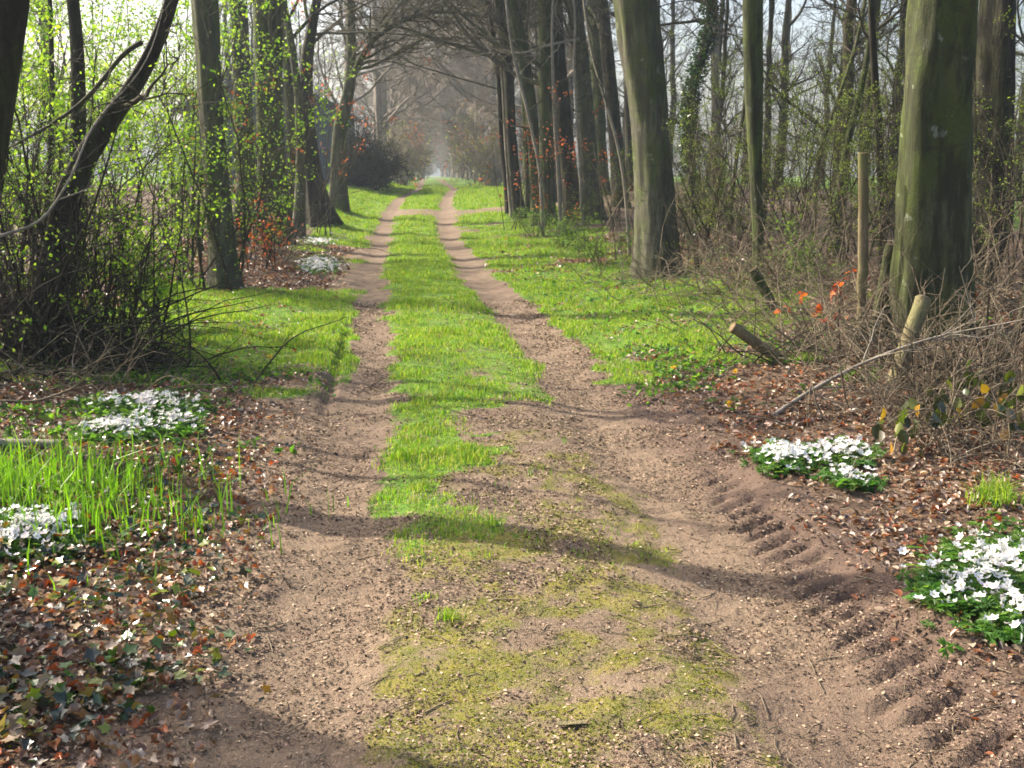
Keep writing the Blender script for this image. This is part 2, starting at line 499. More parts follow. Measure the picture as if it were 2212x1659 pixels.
def axis(fine_lo, fine_hi, step, growth, lo, hi):
    a = list(np.arange(fine_lo, fine_hi, step))
    x, st = a[-1], step
    while x < hi:
        st *= growth; x += st; a.append(x)
    x, st = a[0], step
    b = []
    while x > lo:
        st *= growth; x -= st; b.append(x)
    return np.array(b[::-1] + a)

xs = axis(-3.2, 3.6, .022, 1.045, -1500, 1500)
ys = [-4.0]
while ys[-1] < 2000:
    y_ = ys[-1]
    ys.append(y_ + (.3 if y_ < 1.8 else max(.020, .0042 * y_ * (1 if y_ < 60 else 1 + (y_ - 60) * .01))))
ys = np.array(ys)
gx, gy = np.meshgrid(xs, ys)
X, Yg = gx.ravel(), gy.ravel()
Z = height(X, Yg)
g_, m_, l_, d_, bare_, field_ = zones(X, Yg)
GV = np.stack([X, Yg, Z], 1)
nx, ny = len(xs), len(ys)
idx = np.arange(nx * ny).reshape(ny, nx)
GF = np.stack([idx[:-1, :-1], idx[:-1, 1:], idx[1:, 1:], idx[1:, :-1]], -1).reshape(-1, 4)
fb = bare_[GF].mean(1) > .5
ff = (field_[GF].mean(1) > .5) & ~fb
def submesh(name, sel):
    f = GF[sel]; used = np.unique(f)
    mp = np.full(len(GV), -1, np.int32); mp[used] = np.arange(len(used))
    return mk(name, GV[used], mp[f], M_GROUND, attrs=dict(grass=g_[used], moss=m_[used], litter=l_[used], damp=d_[used]))
tag(submesh("path", fb), "pair of bare earth wheel tracks running down the lane", "path", kind="structure")
tag(submesh("field", ff), "green fields beyond the trees on both sides", "field", kind="structure")
tag(submesh("ground", ~fb & ~ff), "lane floor with mossy strip and verges", "ground", kind="structure")

# ------------------------------------------------------------------ trunks
def trunk_mesh(P, Rr, sides, flute=.06, seed=0, flare=.5):
    """irregular closed trunk along P (S,3) with radii Rr (S)"""
    S = len(P); th = np.arange(sides) * 2 * math.pi / sides
    z = P[:, 2] - P[0, 2]
    ph = seed * 1.7
    wob = (1 + flute * np.sin(3 * th[None] + ph + z[:, None] * .25) + flute * .7 * np.sin(5 * th[None] + 2 * ph - z[:, None] * .35)
           + flute * .8 * (vnoise(th[None] * 1.6 * np.ones_like(z)[:, None] + seed, z[:, None] * np.ones_like(th)[None], .55, seed) - .5) * 2
           + flute * .5 * (vnoise(np.cos(th)[None] * 3 + z[:, None] * .2, np.sin(th)[None] * 3 + z[:, None] * 2.5, .6, seed + 9) - .5) * 2)
    fl = flare * np.exp(-z / (2.2 * Rr[0] + .05))[:, None] * (.55 + .45 * np.sin(4 * th[None] + ph) + .25 * np.sin(7 * th[None] + ph * 2))
    RR = Rr[:, None] * (wob + np.clip(fl, -.15, 1))
    return tubes(P[None], RR[None], sides)

def spline(pts, n):
    pts = np.asarray(pts, float)
    t = np.concatenate([[0], np.cumsum(np.linalg.norm(pts[1:, :3] - pts[:-1, :3], axis=1))]); tt = np.linspace(0, t[-1], n)
    out = np.stack([np.interp(tt, t, pts[:, i]) for i in range(pts.shape[1])], 1)
    k = max(3, n // 14) | 1
    h = k // 2
    for _ in range(2):
        pad = np.concatenate([2 * out[:1] - out[1:h + 1][::-1], out, 2 * out[-1:] - out[-h - 1:-1][::-1]])
        c = np.stack([np.convolve(pad[:, i], np.ones(k) / k, 'valid') for i in range(out.shape[1])], 1)
        out = c
    return out

def crown(P, Rr, n1, n2, n3, n4, zlo, L1, up=.05, toward=None, k4=3, twig=.006, ang=(.7, 1.3), wob=.16):
    """branches off a trunk line; returns levels [(P,R)...]"""
    z = P[:, 2] - P[0, 2]
    t0 = np.interp(zlo, z, np.linspace(0, 1, len(P)))
    p, D, L, r = spawn(P[None], Rr[None], n1, tmin=min(t0, .9), tmax=.98, ang=ang, rr=.45)
    if toward is not None: D = norm(D + np.array(toward)[None])
    tt = (p[:, 2] - P[0, 2]) / z[-1]
    L = L1 * rng.uniform(.6, 1.2, n1) * (1.15 - .6 * tt)
    r = np.minimum(r, (.016 if toward is None or len(P) < 30 else .0095) * L + .008)
    lv = [grow(p, D, L, r, 9, wob, up)]
    for n, ln, s, w, rr in ((n2, (.35, .6), 6, .17, .5), (n3, (.35, .65), 4, .2, .55), (n4, (.35, .75), 3, .2, .6)):
        if n <= 0: break
        p, D, L, r = spawn(*lv[-1], n, tmin=.15, ang=(.4, .95), lenr=ln, rr=rr)
        lv.append(grow(p, D, L, np.maximum(r, twig), s, w, up * .6))
    return lv

def levels_mesh(lv, ks=(7, 5, 3, 3)):
    return join([tubes(a, b, ks[min(i, len(ks) - 1)]) for i, (a, b) in enumerate(lv)])

def make_tree(name, label, pts, Y=None, top=14.0, mat=None, sides=20, rings=60, flute=.05, seed=1, flare=.5, br=None,
              cat="tree", group=None, base=None, lean=None, twigmat=None, branch_label=None, extra=None):
    """pts = (u, v, width px) from the foot up, all at depth Y; last direction carries on to height top"""
    if base is None: base = hit(pts[0][0], pts[0][1])
    if Y is None: Y = base[1]
    W = []
    for i, (u, v, w) in enumerate(pts):
        p = at(u, v, Y) if i else np.array([base[0], Y, H(base[0], Y)])
        W.append([*p, w * mpp(p) / 2])
    W = np.array(W)
    W[0, 2] = H(W[0, 0], Y) - .12
    if W[-1, 2] < top:
        q = W[-1]; a = W[-2]
        d = (q[:2] - a[:2]) / max(q[2] - a[2], .3) * .6
        d = np.clip(d, -.25, .25)
        h = top - q[2]
        e = rng.normal(0, .03 * h, (3, 2))
        for j, f in enumerate((.35, .7, 1.0)):
            W = np.vstack([W, [q[0] + d[0] * h * f + e[j, 0] * .6, q[1] + d[1] * h * f + e[j, 1] * .6, q[2] + h * f, q[3] * (1 - .88 * f)]])
    L = spline(W, rings)
    root = empty(name, (L[0, 0], L[0, 1], L[0, 2] + .12), label, cat, group)
    off = np.array(root.location)
    P, Rr = L[:, :3], np.maximum(L[:, 3], .008)
    V, Fq = trunk_mesh(P, Rr, sides, flute, seed, flare)
    mk("trunk", V - off, Fq, mat or M_BEECH, root)
    if br:
        lv = crown(P, Rr, **br)
        V, Fq = levels_mesh(lv)
        c = mk("crown", V - off, Fq, twigmat or M_TWIG, root)
        return root, P, Rr, lv
    return root, P, Rr, None

BR = dict(n1=12, n2=6, n3=5, n4=2, zlo=4.5, L1=3.6)
BRr = dict(n1=18, n2=8, n3=7, n4=3, zlo=3.3, L1=5.2, toward=(-.75, -.1, .05), twig=.009, wob=.13)
BRl = dict(n1=14, n2=7, n3=6, n4=3, zlo=3.6, L1=4.6, toward=(.7, -.1, .05), twig=.009, wob=.13)
BRs = dict(n1=10, n2=5, n3=4, n4=2, zlo=3.2, L1=2.2)

# --- left side
make_tree("beech_tree", "dark smooth trunk at the left picture edge, leaning right as it rises",
          [(-150, 700, 108), (-50, 380, 106), (14, 0, 106)], Y=6.05, base=np.array([-2.85, 6.05, 0]), top=13, mat=M_DARK, sides=32, rings=80,
          seed=3, br=dict(n1=10, n2=5, n3=4, n4=0, zlo=4.6, L1=3.0))
make_tree("beech_tree", "tree just outside the left picture edge that shades the lane corner",
          [(-830, 1100, 190), (-830, 500, 185)], Y=4.66, base=np.array([-3.5, 4.66, 0]), top=11, mat=M_DARK, seed=4,
          br=dict(n1=8, n2=5, n3=4, n4=0, zlo=4.5, L1=2.4))
make_tree("young_tree", "slim straight dark sapling with pale lit left edge among the left hawthorn leaves",
          [(150, 720, 44), (160, 450, 38), (172, 250, 30), (166, 100, 27), (160, 0, 25)], Y=10.0, base=np.array([-3.4, 10.0, 0]), top=9, mat=M_DARK,
          seed=5, flute=.08, br=BRs)
r_, P_, R_, _l2 = make_tree("leaning_tree", "dark crooked tree leaning steeply to the right across the left hawthorn leaves",
          [(105, 740, 70), (120, 560, 62), (150, 400, 52), (190, 325, 46), (250, 240, 40), (302, 168, 35), (340, 90, 31), (372, 0, 28)],
          Y=9.0, base=np.array([-3.3, 9.0, 0]), top=6.5, mat=M_DARK, seed=6, flute=.10, br=dict(n1=9, n2=5, n3=4, n4=2, zlo=2.0, L1=1.5), sides=24, rings=80)
make_tree("young_tree", "thin brown pole stem left of the slim sapling at the left",
          [(118, 600, 14), (114, 250, 11), (110, 0, 9)], Y=11, base=np.array([-3.95, 11, 0]), top=7, mat=M_DARK, seed=7, br=BRs)
make_tree("beech_tree", "second tree outside the left picture edge, nearest the camera", [(-950, 1200, 200), (-950, 500, 190)], Y=4.32, base=np.array([-3.5, 4.32, 0]), top=9, mat=M_DARK, seed=56, br=dict(n1=8, n2=4, n3=3, n4=0, zlo=4.0, L1=2.0))
make_tree("young_tree", "bent sapling outside the left picture edge beside the first sapling", [(-140, 900, 24), (-120, 300, 20)], Y=7.7, base=np.array([-3.75, 7.7, 0]), top=6, mat=M_DARK, seed=57, flute=.1, br=dict(n1=7, n2=4, n3=0, n4=0, zlo=2.0, L1=1.6))
make_tree("young_tree", "thin sapling just outside the left picture edge", [(-170, 900, 26), (-150, 300, 22)], Y=7.25, base=np.array([-3.6, 7.25, 0]), top=6, mat=M_DARK, seed=55, br=dict(n1=6, n2=4, n3=0, n4=0, zlo=2.2, L1=1.2))
make_tree("beech_tree", "tall upright beech beside the left grass patch, green leaves hanging over its trunk",
          [(488, 625, 62), (482, 560, 54), (470, 400, 50), (455, 250, 46), (450, 130, 50), (442, 0, 58)], mat=M_BEECH, seed=8, br=BR, sides=28, rings=80, flute=.07)
make_tree("beech_tree", "grey trunk directly right of the leafy beech, its foot among russet leaves",
          [(540, 520, 46), (535, 400, 42), (524, 250, 40), (520, 120, 38), (512, 0, 36)], Y=22.0, base=np.array([-3.95, 22, 0]), mat=M_BEECH, seed=9, br=BR)
make_tree("beech_tree", "thick straight dark green beech, widest trunk of the left row",
          [(592, 530, 70), (588, 400, 60), (582, 250, 56), (580, 120, 60), (580, 0, 66)], mat=M_BIG, seed=10, br=BRl, twigmat=M_BOUGH, sides=28, flute=.06)
make_tree("beech_tree", "slim pale trunk between the thick dark green beech and the forked tree",
          [(634, 500, 24), (632, 380, 22), (628, 250, 20), (620, 120, 20), (610, 0, 18)], Y=27.0, base=np.array([-3.6, 27, 0]), mat=M_BEECH, seed=11, br=BR)
make_tree("beech_tree", "forked dark tree with widened foot at the left track, bending left as it rises",
          [(694, 485, 56), (680, 430, 44), (668, 330, 36), (658, 220, 32), (660, 133, 28), (672, 60, 22), (686, 0, 18)], mat=M_DARK, seed=12, br=BRl, flare=.9, twigmat=M_BOUGH)
make_tree("beech_tree", "narrow stem rising from the forked tree's foot and leaning left",
          [(664, 485, 30), (650, 380, 22), (648, 250, 18), (640, 150, 16), (622, 60, 16), (612, 0, 14)], Y=26.5, base=np.array([-3.25, 26.5, 0]), mat=M_BEECH, seed=13, br=BR)
_, Pk, Rk, _ = make_tree("beech_tree", "crooked beech with a kink to the right and a bough arching over the lane",
          [(732, 455, 38), (731, 330, 31), (735, 255, 29), (756, 203, 25), (761, 150, 22), (757, 0, 19)], mat=M_BEECH, seed=14, br=BRl, twigmat=M_BOUGH)
# its bough
yk = Pk[0, 1]
root = [o for o in COL.objects if o.name.startswith("beech_tree") and o.get("label", "").startswith("crooked beech")][0]
bp = [(762, 165, 16), (785, 115, 13), (807, 83, 12), (867, 43, 10), (950, 23, 8), (1043, 37, 5)]
W = np.array([[*at(u, v, yk - i * .6), w * mpp(at(u, v, yk)) / 2] for i, (u, v, w) in enumerate(bp)])
L = spline(W, 30)
lv = [(L[None, :, :3], L[None, :, 3])]
for n, s in ((22, 6), (6, 4), (4, 3)):
    p, D, Ln, r = spawn(*lv[-1], n, tmin=.1, ang=(.4, 1.0), lenr=(.22, .42) if n == 22 else (.35, .6), rr=.5)
    lv.append(grow(p, D, Ln, np.maximum(r, .008), s, .15, 0))
V, Fq = levels_mesh(lv); mk("bough", V - np.array(root.location), Fq, M_TWIG, root)

# --- right side, along the lane
right = [
    ("thin crooked dark stem nearest the lane at the start of the right cluster",
     [(1098, 466, 13), (1092, 380, 11), (1082, 300, 11), (1080, 200, 10), (1067, 83, 10), (1054, 0, 9)], M_DARK, None),
    ("brown trunk second in the tight right cluster of stems",
     [(1124, 472, 26), (1113, 400, 24), (1104, 300, 22), (1100, 170, 22), (1092, 80, 22), (1078, 0, 20)], M_OAK, None),
    ("green stemmed beech third in the right cluster, bending left near the top",
     [(1166, 486, 30), (1160, 400, 27), (1150, 250, 26), (1135, 140, 26), (1120, 60, 26), (1102, 0, 24)], M_BIG, None),
    ("straight dark green trunk in the middle of the right cluster",
     [(1186, 492, 33), (1182, 400, 31), (1180, 250, 30), (1177, 120, 30), (1177, 0, 30)], M_BIG, None),
    ("dark brown rough trunk leaning left, just left of the smooth grey beech",
     [(1240, 470, 40), (1232, 400, 36), (1222, 300, 34), (1212, 200, 32), (1204, 120, 32), (1196, 0, 32)], M_DARK, None),
    ("smooth grey beech with a lit left edge, midway along the right row",
     [(1284, 475, 46), (1276, 400, 38), (1270, 300, 36), (1262, 200, 36), (1252, 100, 34), (1240, 0, 32)], M_BEECH, None),
    ("rough barked trunk standing behind the gap between smooth grey beech and big beech",
     [(1344, 448, 34), (1335, 350, 30), (1326, 250, 28), (1314, 130, 28), (1300, 0, 26)], M_OAK, None),
]
for i, (lab, pts, m, Y) in enumerate(right):
    make_tree("beech_tree", lab, pts, Y=Y, mat=m, seed=20 + i, br=BRr if i < 6 else BR, twigmat=M_BOUGH)
make_tree("beech_tree", "big smooth beech with burl and kinked trunk, bare foot beside the right grass verge",
          [(1420, 600, 96), (1418, 560, 84), (1412, 430, 76), (1408, 300, 74), (1396, 200, 80), (1390, 150, 86), (1380, 80, 84), (1369, 0, 86)],
          mat=M_BEECH, seed=31, sides=48, rings=120, flute=.11, br=BR, flare=.35)
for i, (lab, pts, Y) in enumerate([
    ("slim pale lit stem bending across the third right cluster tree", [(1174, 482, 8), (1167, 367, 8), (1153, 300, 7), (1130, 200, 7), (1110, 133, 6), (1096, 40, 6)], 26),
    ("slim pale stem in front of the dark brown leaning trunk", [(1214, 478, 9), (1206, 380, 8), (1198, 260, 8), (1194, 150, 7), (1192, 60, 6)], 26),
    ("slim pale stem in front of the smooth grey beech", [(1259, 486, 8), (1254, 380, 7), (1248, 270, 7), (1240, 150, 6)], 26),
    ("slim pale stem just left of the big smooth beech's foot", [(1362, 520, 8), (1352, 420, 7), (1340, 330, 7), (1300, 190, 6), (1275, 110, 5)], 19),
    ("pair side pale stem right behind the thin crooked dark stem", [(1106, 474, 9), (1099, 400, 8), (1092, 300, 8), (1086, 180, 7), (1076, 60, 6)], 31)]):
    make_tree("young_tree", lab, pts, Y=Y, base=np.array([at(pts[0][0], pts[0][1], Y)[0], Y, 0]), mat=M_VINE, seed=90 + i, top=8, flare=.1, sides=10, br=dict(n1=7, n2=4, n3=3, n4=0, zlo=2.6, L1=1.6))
for i, (lab, u, v, w, top, m) in enumerate([
    ("slim mossy trunk between second and third trees of the right cluster", 1143, 474, 20, 1128, M_BIG),
    ("slender brown trunk behind the straight dark green trunk", 1208, 468, 20, 1186, M_OAK),
    ("mossy trunk behind the smooth grey beech", 1304, 462, 24, 1280, M_BIG),
    ("slender dark trunk right behind the rough barked trunk", 1364, 452, 20, 1352, M_DARK)]):
    make_tree("beech_tree", lab, [(u, v, w * 1.2), (u - (u - top) * .3, 300, w), (u - (u - top) * .6, 150, w), (top, 0, w * .9)],
              Y=(32, 34, 36, 38)[i], base=np.array([at(u, v, (32, 34, 36, 38)[i])[0], (32, 34, 36, 38)[i], 0]), mat=m, seed=120 + i, br=BR, twigmat=M_BOUGH)
# ivy-clad tree
_, Pi, Ri, _ = make_tree("ivy_clad_tree", "crooked tree wrapped in dark green ivy behind the big smooth beech",
          [(1493, 470, 26), (1491, 350, 22), (1486, 240, 20), (1490, 170, 20), (1520, 130, 20), (1540, 60, 20), (1536, 0, 18)],
          Y=21.5, base=np.array([5.4, 21.5, 0]), mat=M_DARK, seed=33, br=BR)
root = [o for o in COL.objects if o.name.startswith("ivy_clad")][0]
n = 9000
k = rng.integers(0, int(len(Pi) * .62), n); a = rng.uniform(0, 2 * math.pi, n); rr = Ri[k] * 1.0 + np.abs(rng.normal(0, .07, n)) + .02
pp = Pi[k] + np.stack([np.cos(a) * rr, np.sin(a) * rr, rng.normal(0, .08, n)], 1)
V, Fq = stamp(LEAF, LEAF_F, pp, rots(n, 1.2), rng.uniform(.05, .085, n))
mk("ivy", V - np.array(root.location), Fq, M_IVY, root, col=np.repeat(pick([(.02, .045, .02), (.03, .065, .02), (.045, .08, .025)], n), 4, 0))
make_tree("pale_trunk_tree", "pale straight trunk directly behind the ivy clad tree",
          [(1552, 440, 22), (1548, 300, 20), (1545, 100, 18), (1542, 0, 18)], Y=27, base=np.array([7.5, 27, 0]), mat=M_TWIGFAR, seed=34, br=BR)
make_tree("twin_stem_tree", "slender green trunk thickening upward, right of the ivy clad tree",
          [(1640, 620, 26), (1638, 560, 23), (1635, 440, 21), (1628, 300, 30), (1626, 180, 40), (1622, 0, 42)], mat=M_BIG, seed=35, br=BRs, flute=.12)
make_tree("massive_beech", "massive mossy beech trunk at the right with a pale lichen spot",
          [(2008, 725, 164), (2010, 650, 150), (2014, 500, 146), (2017, 350, 145), (2022, 200, 142), (2030, 100, 138), (2034, 0, 136)],
          mat=M_BIG, seed=36, sides=64, rings=160, flute=.10, flare=.25, br=BR, cat="tree")
make_tree("oak_tree", "furrowed brown oak trunk right behind the massive mossy beech",
          [(2130, 700, 104), (2132, 560, 94), (2140, 400, 86), (2148, 200, 78), (2154, 0, 72)], Y=12.6, base=np.array([6.35, 12.6, 0]),
          mat=M_OAK, seed=37, sides=48, rings=100, flute=.05, br=BR)
make_tree("young_tree", "first of two thin stems leaning right before the far right wood",
          [(1744, 470, 10), (1763, 357, 10), (1802, 238, 9), (1850, 100, 9), (1870, 0, 8)], Y=17, base=np.array([6.2, 17, 0]), mat=M_BIG, seed=38, top=6, br=BRs, twigmat=M_TWIG)
make_tree("young_tree", "second thicker leafy stem leaning right, left of the tall fence post",
          [(1795, 480, 14), (1802, 448, 14), (1838, 278, 14), (1870, 150, 13), (1890, 0, 12)], Y=16, base=np.array([6.2, 16, 0]), mat=M_BIG, seed=39, top=6, br=BRs)
make_tree("young_tree", "dark many branched stem just left of the massive mossy beech",
          [(1912, 560, 18), (1905, 400, 18), (1895, 250, 16), (1888, 130, 15), (1880, 0, 15)], Y=14.5, base=np.array([6.3, 14.5, 0]), mat=M_DARK, seed=40, br=BRs)
make_tree("young_tree", "thin curved stem left of the slender green trunk",
          [(1560, 560, 10), (1575, 480, 9), (1590, 350, 8), (1608, 230, 8), (1622, 120, 7)], Y=16.5, base=np.array([4.7, 16.5, 0]), mat=M_TWIG, seed=41, top=5.5, br=BRs)
make_tree("young_tree", "dark leaning sapling at the right picture edge behind the dead twigs",
          [(2150, 860, 22), (2185, 770, 20), (2205, 700, 18), (2230, 600, 16)], Y=7.4, base=np.array([3.95, 7.4, 0]), mat=M_DARK, seed=42, top=3, flute=.1,
          br=dict(n1=5, n2=4, n3=3, n4=0, zlo=1.0, L1=.9))

# ------------------------------------------------------------------ shared tree kinds for the wood and the far avenue
def proto(name, h, r, seed, n=(16, 8, 7, 4), zlo=2.5, L1=4.5, toward=None, twig=.010, mat=None, lean=.0):
    z = np.linspace(0, h, 26)
    x = np.cumsum(rng.normal(0, .05, 26)) * .6 + lean * z; y = np.cumsum(rng.normal(0, .05, 26)) * .6
    x -= x[0]; y -= y[0]
    P = np.stack([x, y, z - .25], 1); Rr = r * (1 - .85 * (z / h)) + .01
    V0 = trunk_mesh(P, Rr, 12, .07, seed, .4)
    lv = crown(P, Rr, n[0], n[1], n[2], n[3], zlo, L1, .04, toward, twig=twig)
    V, Fq = join([V0, levels_mesh(lv, (6, 4, 3, 3))])
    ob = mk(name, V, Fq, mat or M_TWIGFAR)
    return ob.data, ob

def place(me, name, x, y, rz, s, label, cat, group):
    o = bpy.data.objects.new(name, me); COL.objects.link(o)
    o.location = (x, y, H(x, y)); o.rotation_euler = (0, 0, rz); o.scale = (s, s, s)
    return tag(o, label, cat, group)

AV = []
for i in range(5):
    me, ob = proto("avenue_tree", 15, .24, 50 + i, n=(20, 8, 8, 4), zlo=2.8, L1=5.4, toward=(.45, 0, .05), twig=.013)
    bpy.data.objects.remove(ob); AV.append(me)
y = 37.0
while y < 420:
    for side in (-1, 1):
        if side == -1 and y < 55: continue
        c = float(centre(y))
        off = (4.0 if y < 60 else 3.3) + rng.uniform(-.4, .5)
        if side == 1: off += .5
        rz = (0 if side < 0 else math.pi) + rng.uniform(-.5, .5)
        place(AV[rng.integers(5)], "avenue_tree", c + side * off, y + rng.uniform(-1, 1), rz, rng.uniform(.85, 1.15),
              "bare tree in the %s row of the hazy far avenue" % ("left" if side < 0 else "right"), "tree",
              "%s row of the far avenue" % ("left" if side < 0 else "right"))
    y += 4.2 + y * .018

WD = []
for i in range(5):
    me, ob = proto("wood_tree", 12, .16, 70 + i, n=(16, 7, 6, 4), zlo=1.8, L1=3.0, twig=.006, mat=M_TWIG)
    bpy.data.objects.remove(ob); WD.append(me)
def wood(n, xr, yr, label, group, smin=.7, smax=1.2, mind=2.0):
    got = []
    for _ in range(n * 30):
        if len(got) >= n: break
        x = rng.uniform(*xr); y = rng.uniform(*yr)
        if all((x - a) ** 2 + (y - b) ** 2 > mind ** 2 for a, b in got):
            got.append((x, y))
            place(WD[rng.integers(5)], "wood_tree", x, y, rng.uniform(0, 6.28), rng.uniform(smin, smax), label, "tree", group)
wood(15, (7, 26), (20, 50), "bare tree of the open wood behind the right row", "trees of the wood on the right")
wood(16, (6.8, 17), (15.5, 31), "small bare tree in the sapling layer of the right wood", "saplings of the wood on the right", .45, .75, 1.6)
wood(9, (-24, -8), (30, 58), "bare tree of the wood behind the left row", "trees of the wood on the left")
wood(14, (-13, -7.2), (52, 95), "bare tree standing outside the left avenue row", "trees outside the left row")
wood(14, (6.5, 15), (48, 100), "bare tree standing outside the right avenue row", "trees outside the right row")

# far wood on the horizon (one mass)
vs, fs = [], []
lvP = []
n = 2600
ang = rng.uniform(R(20), R(160), n); dist = rng.uniform(260, 420, n)
bx, by = np.cos(ang) * dist, np.sin(ang) * dist
keep = np.abs(bx) > 3
bx, by = bx[keep], by[keep]; n = len(bx)
P, Rr = grow(np.stack([bx, by, height(bx, by, False) - .3], 1), np.tile([0, 0, 1.], (n, 1)), rng.uniform(9, 17, n), np.full(n, .3), 5, .1, .1)
lv = [(P, Rr)]
p, D, L, r = spawn(P, Rr, 12, tmin=.15, ang=(.4, 1.1), lenr=(.25, .45), rr=.5); lv.append(grow(p, D, L, np.maximum(r, .12), 4, .2, .05))
p, D, L, r = spawn(*lv[-1], 4, tmin=.2, ang=(.4, 1.1), lenr=(.4, .7), rr=.8); lv.append(grow(p, D, L, np.maximum(r, .09), 3, .2, .05))
V, Fq = levels_mesh(lv, (4, 3, 3))
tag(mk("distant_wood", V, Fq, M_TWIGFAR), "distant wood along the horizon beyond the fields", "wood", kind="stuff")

# ------------------------------------------------------------------ leafy shrubs
FRESH = [(.16, .28, .025), (.22, .34, .035), (.10, .21, .02), (.26, .36, .05)]
def shrub(name, label, x, y, h, nst=9, n2=7, n3=6, leaves=5000, lsz=.035, cols=FRESH, mat=M_TWIG, spread=.35, r0=.02, cat="shrub", group=None,
          lmat=None, jit=.05, n4=0, twig=.004, clump=True, tilt=None, leafname="foliage", zmin=None, stemname="stems"):
    z = H(x, y)
    root = empty(name, (x, y, z), label, cat, group)
    P0 = np.stack([rng.normal(0, .12 + h * .03, nst), rng.normal(0, .12 + h * .03, nst), np.full(nst, -.05)], 1)
    D = norm(np.stack([np.clip(rng.normal(0, spread, nst), -1.4 * spread, 1.4 * spread), np.clip(rng.normal(0, spread, nst), -1.4 * spread, 1.4 * spread), np.ones(nst)], 1))
    lv = [grow(P0, D, h * rng.uniform(.65, 1.1, nst), r0 * rng.uniform(.6, 1.3, nst), 10, .10, .03)]
    for n, ln in ((n2, (.3, .55)), (n3, (.35, .65)), (n4, (.4, .7))):
        if n: 
            p, D, L, r = spawn(*lv[-1], n, tmin=.15, ang=(.5, 1.15), lenr=ln, rr=.55)
            lv.append(grow(p, D, L, np.maximum(r, twig), 4, .2, .02))
    V, Fq = levels_mesh(lv, (5, 3, 3, 3)); mk(stemname, V, Fq, mat, root)
    if leaves:
        P = cloud(lv[-1][0], leaves if not clump else max(1, leaves // 9), .02)
        if clump: P = np.repeat(P, 9, 0) + rng.normal(0, jit, (len(P) * 9, 3))
        if zmin is not None: P = P[P[:, 2] > zmin]
        P = P[P[:, 2] > .02]
        n = len(P)
        V, Fq = stamp(LEAF, LEAF_F, P, rots(n, tilt), lsz * rng.uniform(.6, 1.3, n))
        mk(leafname, V, Fq, lmat or M_LEAF, root, col=np.repeat(pick(cols, n, .2), 4, 0))
    return root

def atg(u, Y):                               # ground point at column u and depth Y
    p = at(u, 500, Y); return p[0], Y
haw = [(20, 10.8, 3.4, 8500, "leafy hawthorn farthest left, behind the dark edge trunk"),
       (120, 17.5, 5.6, 8500, "tall fresh green hawthorn behind the slim dark sapling"),
       (235, 18.0, 4.4, 7500, "bright green hawthorn under the steeply leaning tree"),
       (330, 17.0, 5.0, 9500, "fresh green hawthorn right of the leaning tree"),
       (300, 11.0, .9, 3200, "low green hawthorn beside the left grass patch"),
       (385, 14.6, 2.2, 5500, "bushy light green hawthorn at the foot of the leafy beech"),
       (385, 20.0, 5.6, 6000, "tall green hawthorn behind the leafy beech"),
       (455, 14.6, 4.2, 1400, "sparse leafy hawthorn twining up the leafy beech trunk"),
       (570, 20.5, 4.2, 900, "small green hawthorn before the thick dark green beech"),
       (200, 22.0, 6.5, 8500, "distant green hawthorn filling the gap at the upper left")]
for u, Y, h, n, lab in haw:
    x, y = atg(u, Y)
    shrub("hawthorn_shrub", lab, x, y, h, leaves=int(n * .62), lsz=.052 if h > 3 else .044, nst=7, n2=7, n3=4, spread=.26, jit=.07, twig=.004, group="hawthorns in fresh leaf on the left")
# darker bare thicket on the left
for u, Y, h, lab in [(30, 8.6, 2.3, "dense dark bare thicket at the left edge below the big trunk"),
                     (110, 9.4, 2.6, "dark tangled thicket around the leaning tree's foot"),
                     (195, 9.4, 1.3, "dark bare bush between leaning tree and left grass patch"),
                     (-60, 9.6, 3.2, "tall dark thicket cut by the left picture edge"),
                     (30, 10.8, 2.0, "brown twiggy thicket behind the leaning tree")]:
    x, y = atg(u, Y)
    shrub("bare_thicket", lab, x, y, h, nst=13, n2=7, n3=5, leaves=1500, lsz=.034, mat=M_DARK if Y < 10 else M_TWIG, spread=.5, r0=.016, twig=.0035,
          group="bare thicket on the left")
# undergrowth of the right wood, budding
und = [(1520, 15.5, 2.4, "budding shrub right of the big smooth beech's foot"), (1590, 18, 3.6, "budding shrub behind the thin curved stem"),
       (1690, 15, 3.2, "budding shrub right of the slender green trunk"), (1770, 13.5, 3.0, "budding shrub in front of the two leaning stems"),
       (1830, 17, 4.2, "tall budding shrub behind the tall fence post"), (1900, 12.6, 2.8, "twiggy shrub between tall fence post and massive beech"),
       (1700, 20, 4.2, "tall budding shrub deep in the right wood"), (1480, 20, 3.5, "budding shrub under the ivy clad tree"),
       (1570, 24, 4.5, "far budding shrub beyond the pale straight trunk"), (2190, 11, 3.2, "budding shrub right of the furrowed oak"),
       (2240, 14, 4.5, "tall budding shrub at the right picture edge"), (1320, 26, 2.2, "low shrub between grey beech and big smooth beech"),
       (1250, 26, 1.2, "low green shrub at the grey beech's foot"), (1950, 17, 4.5, "tall budding shrub behind the massive beech")]
for u, Y, h, lab in und:
    x, y = atg(u, Y)
    shrub("budding_shrub", lab, x, y, h * .85, nst=10, n2=7, n3=6, leaves=int(1100 * h), lsz=.025, mat=M_TWIG, spread=.32, r0=.014,
          cols=[(.13, .19, .03), (.19, .23, .045), (.10, .16, .03)], jit=.035, group="budding shrubs under the right wood")
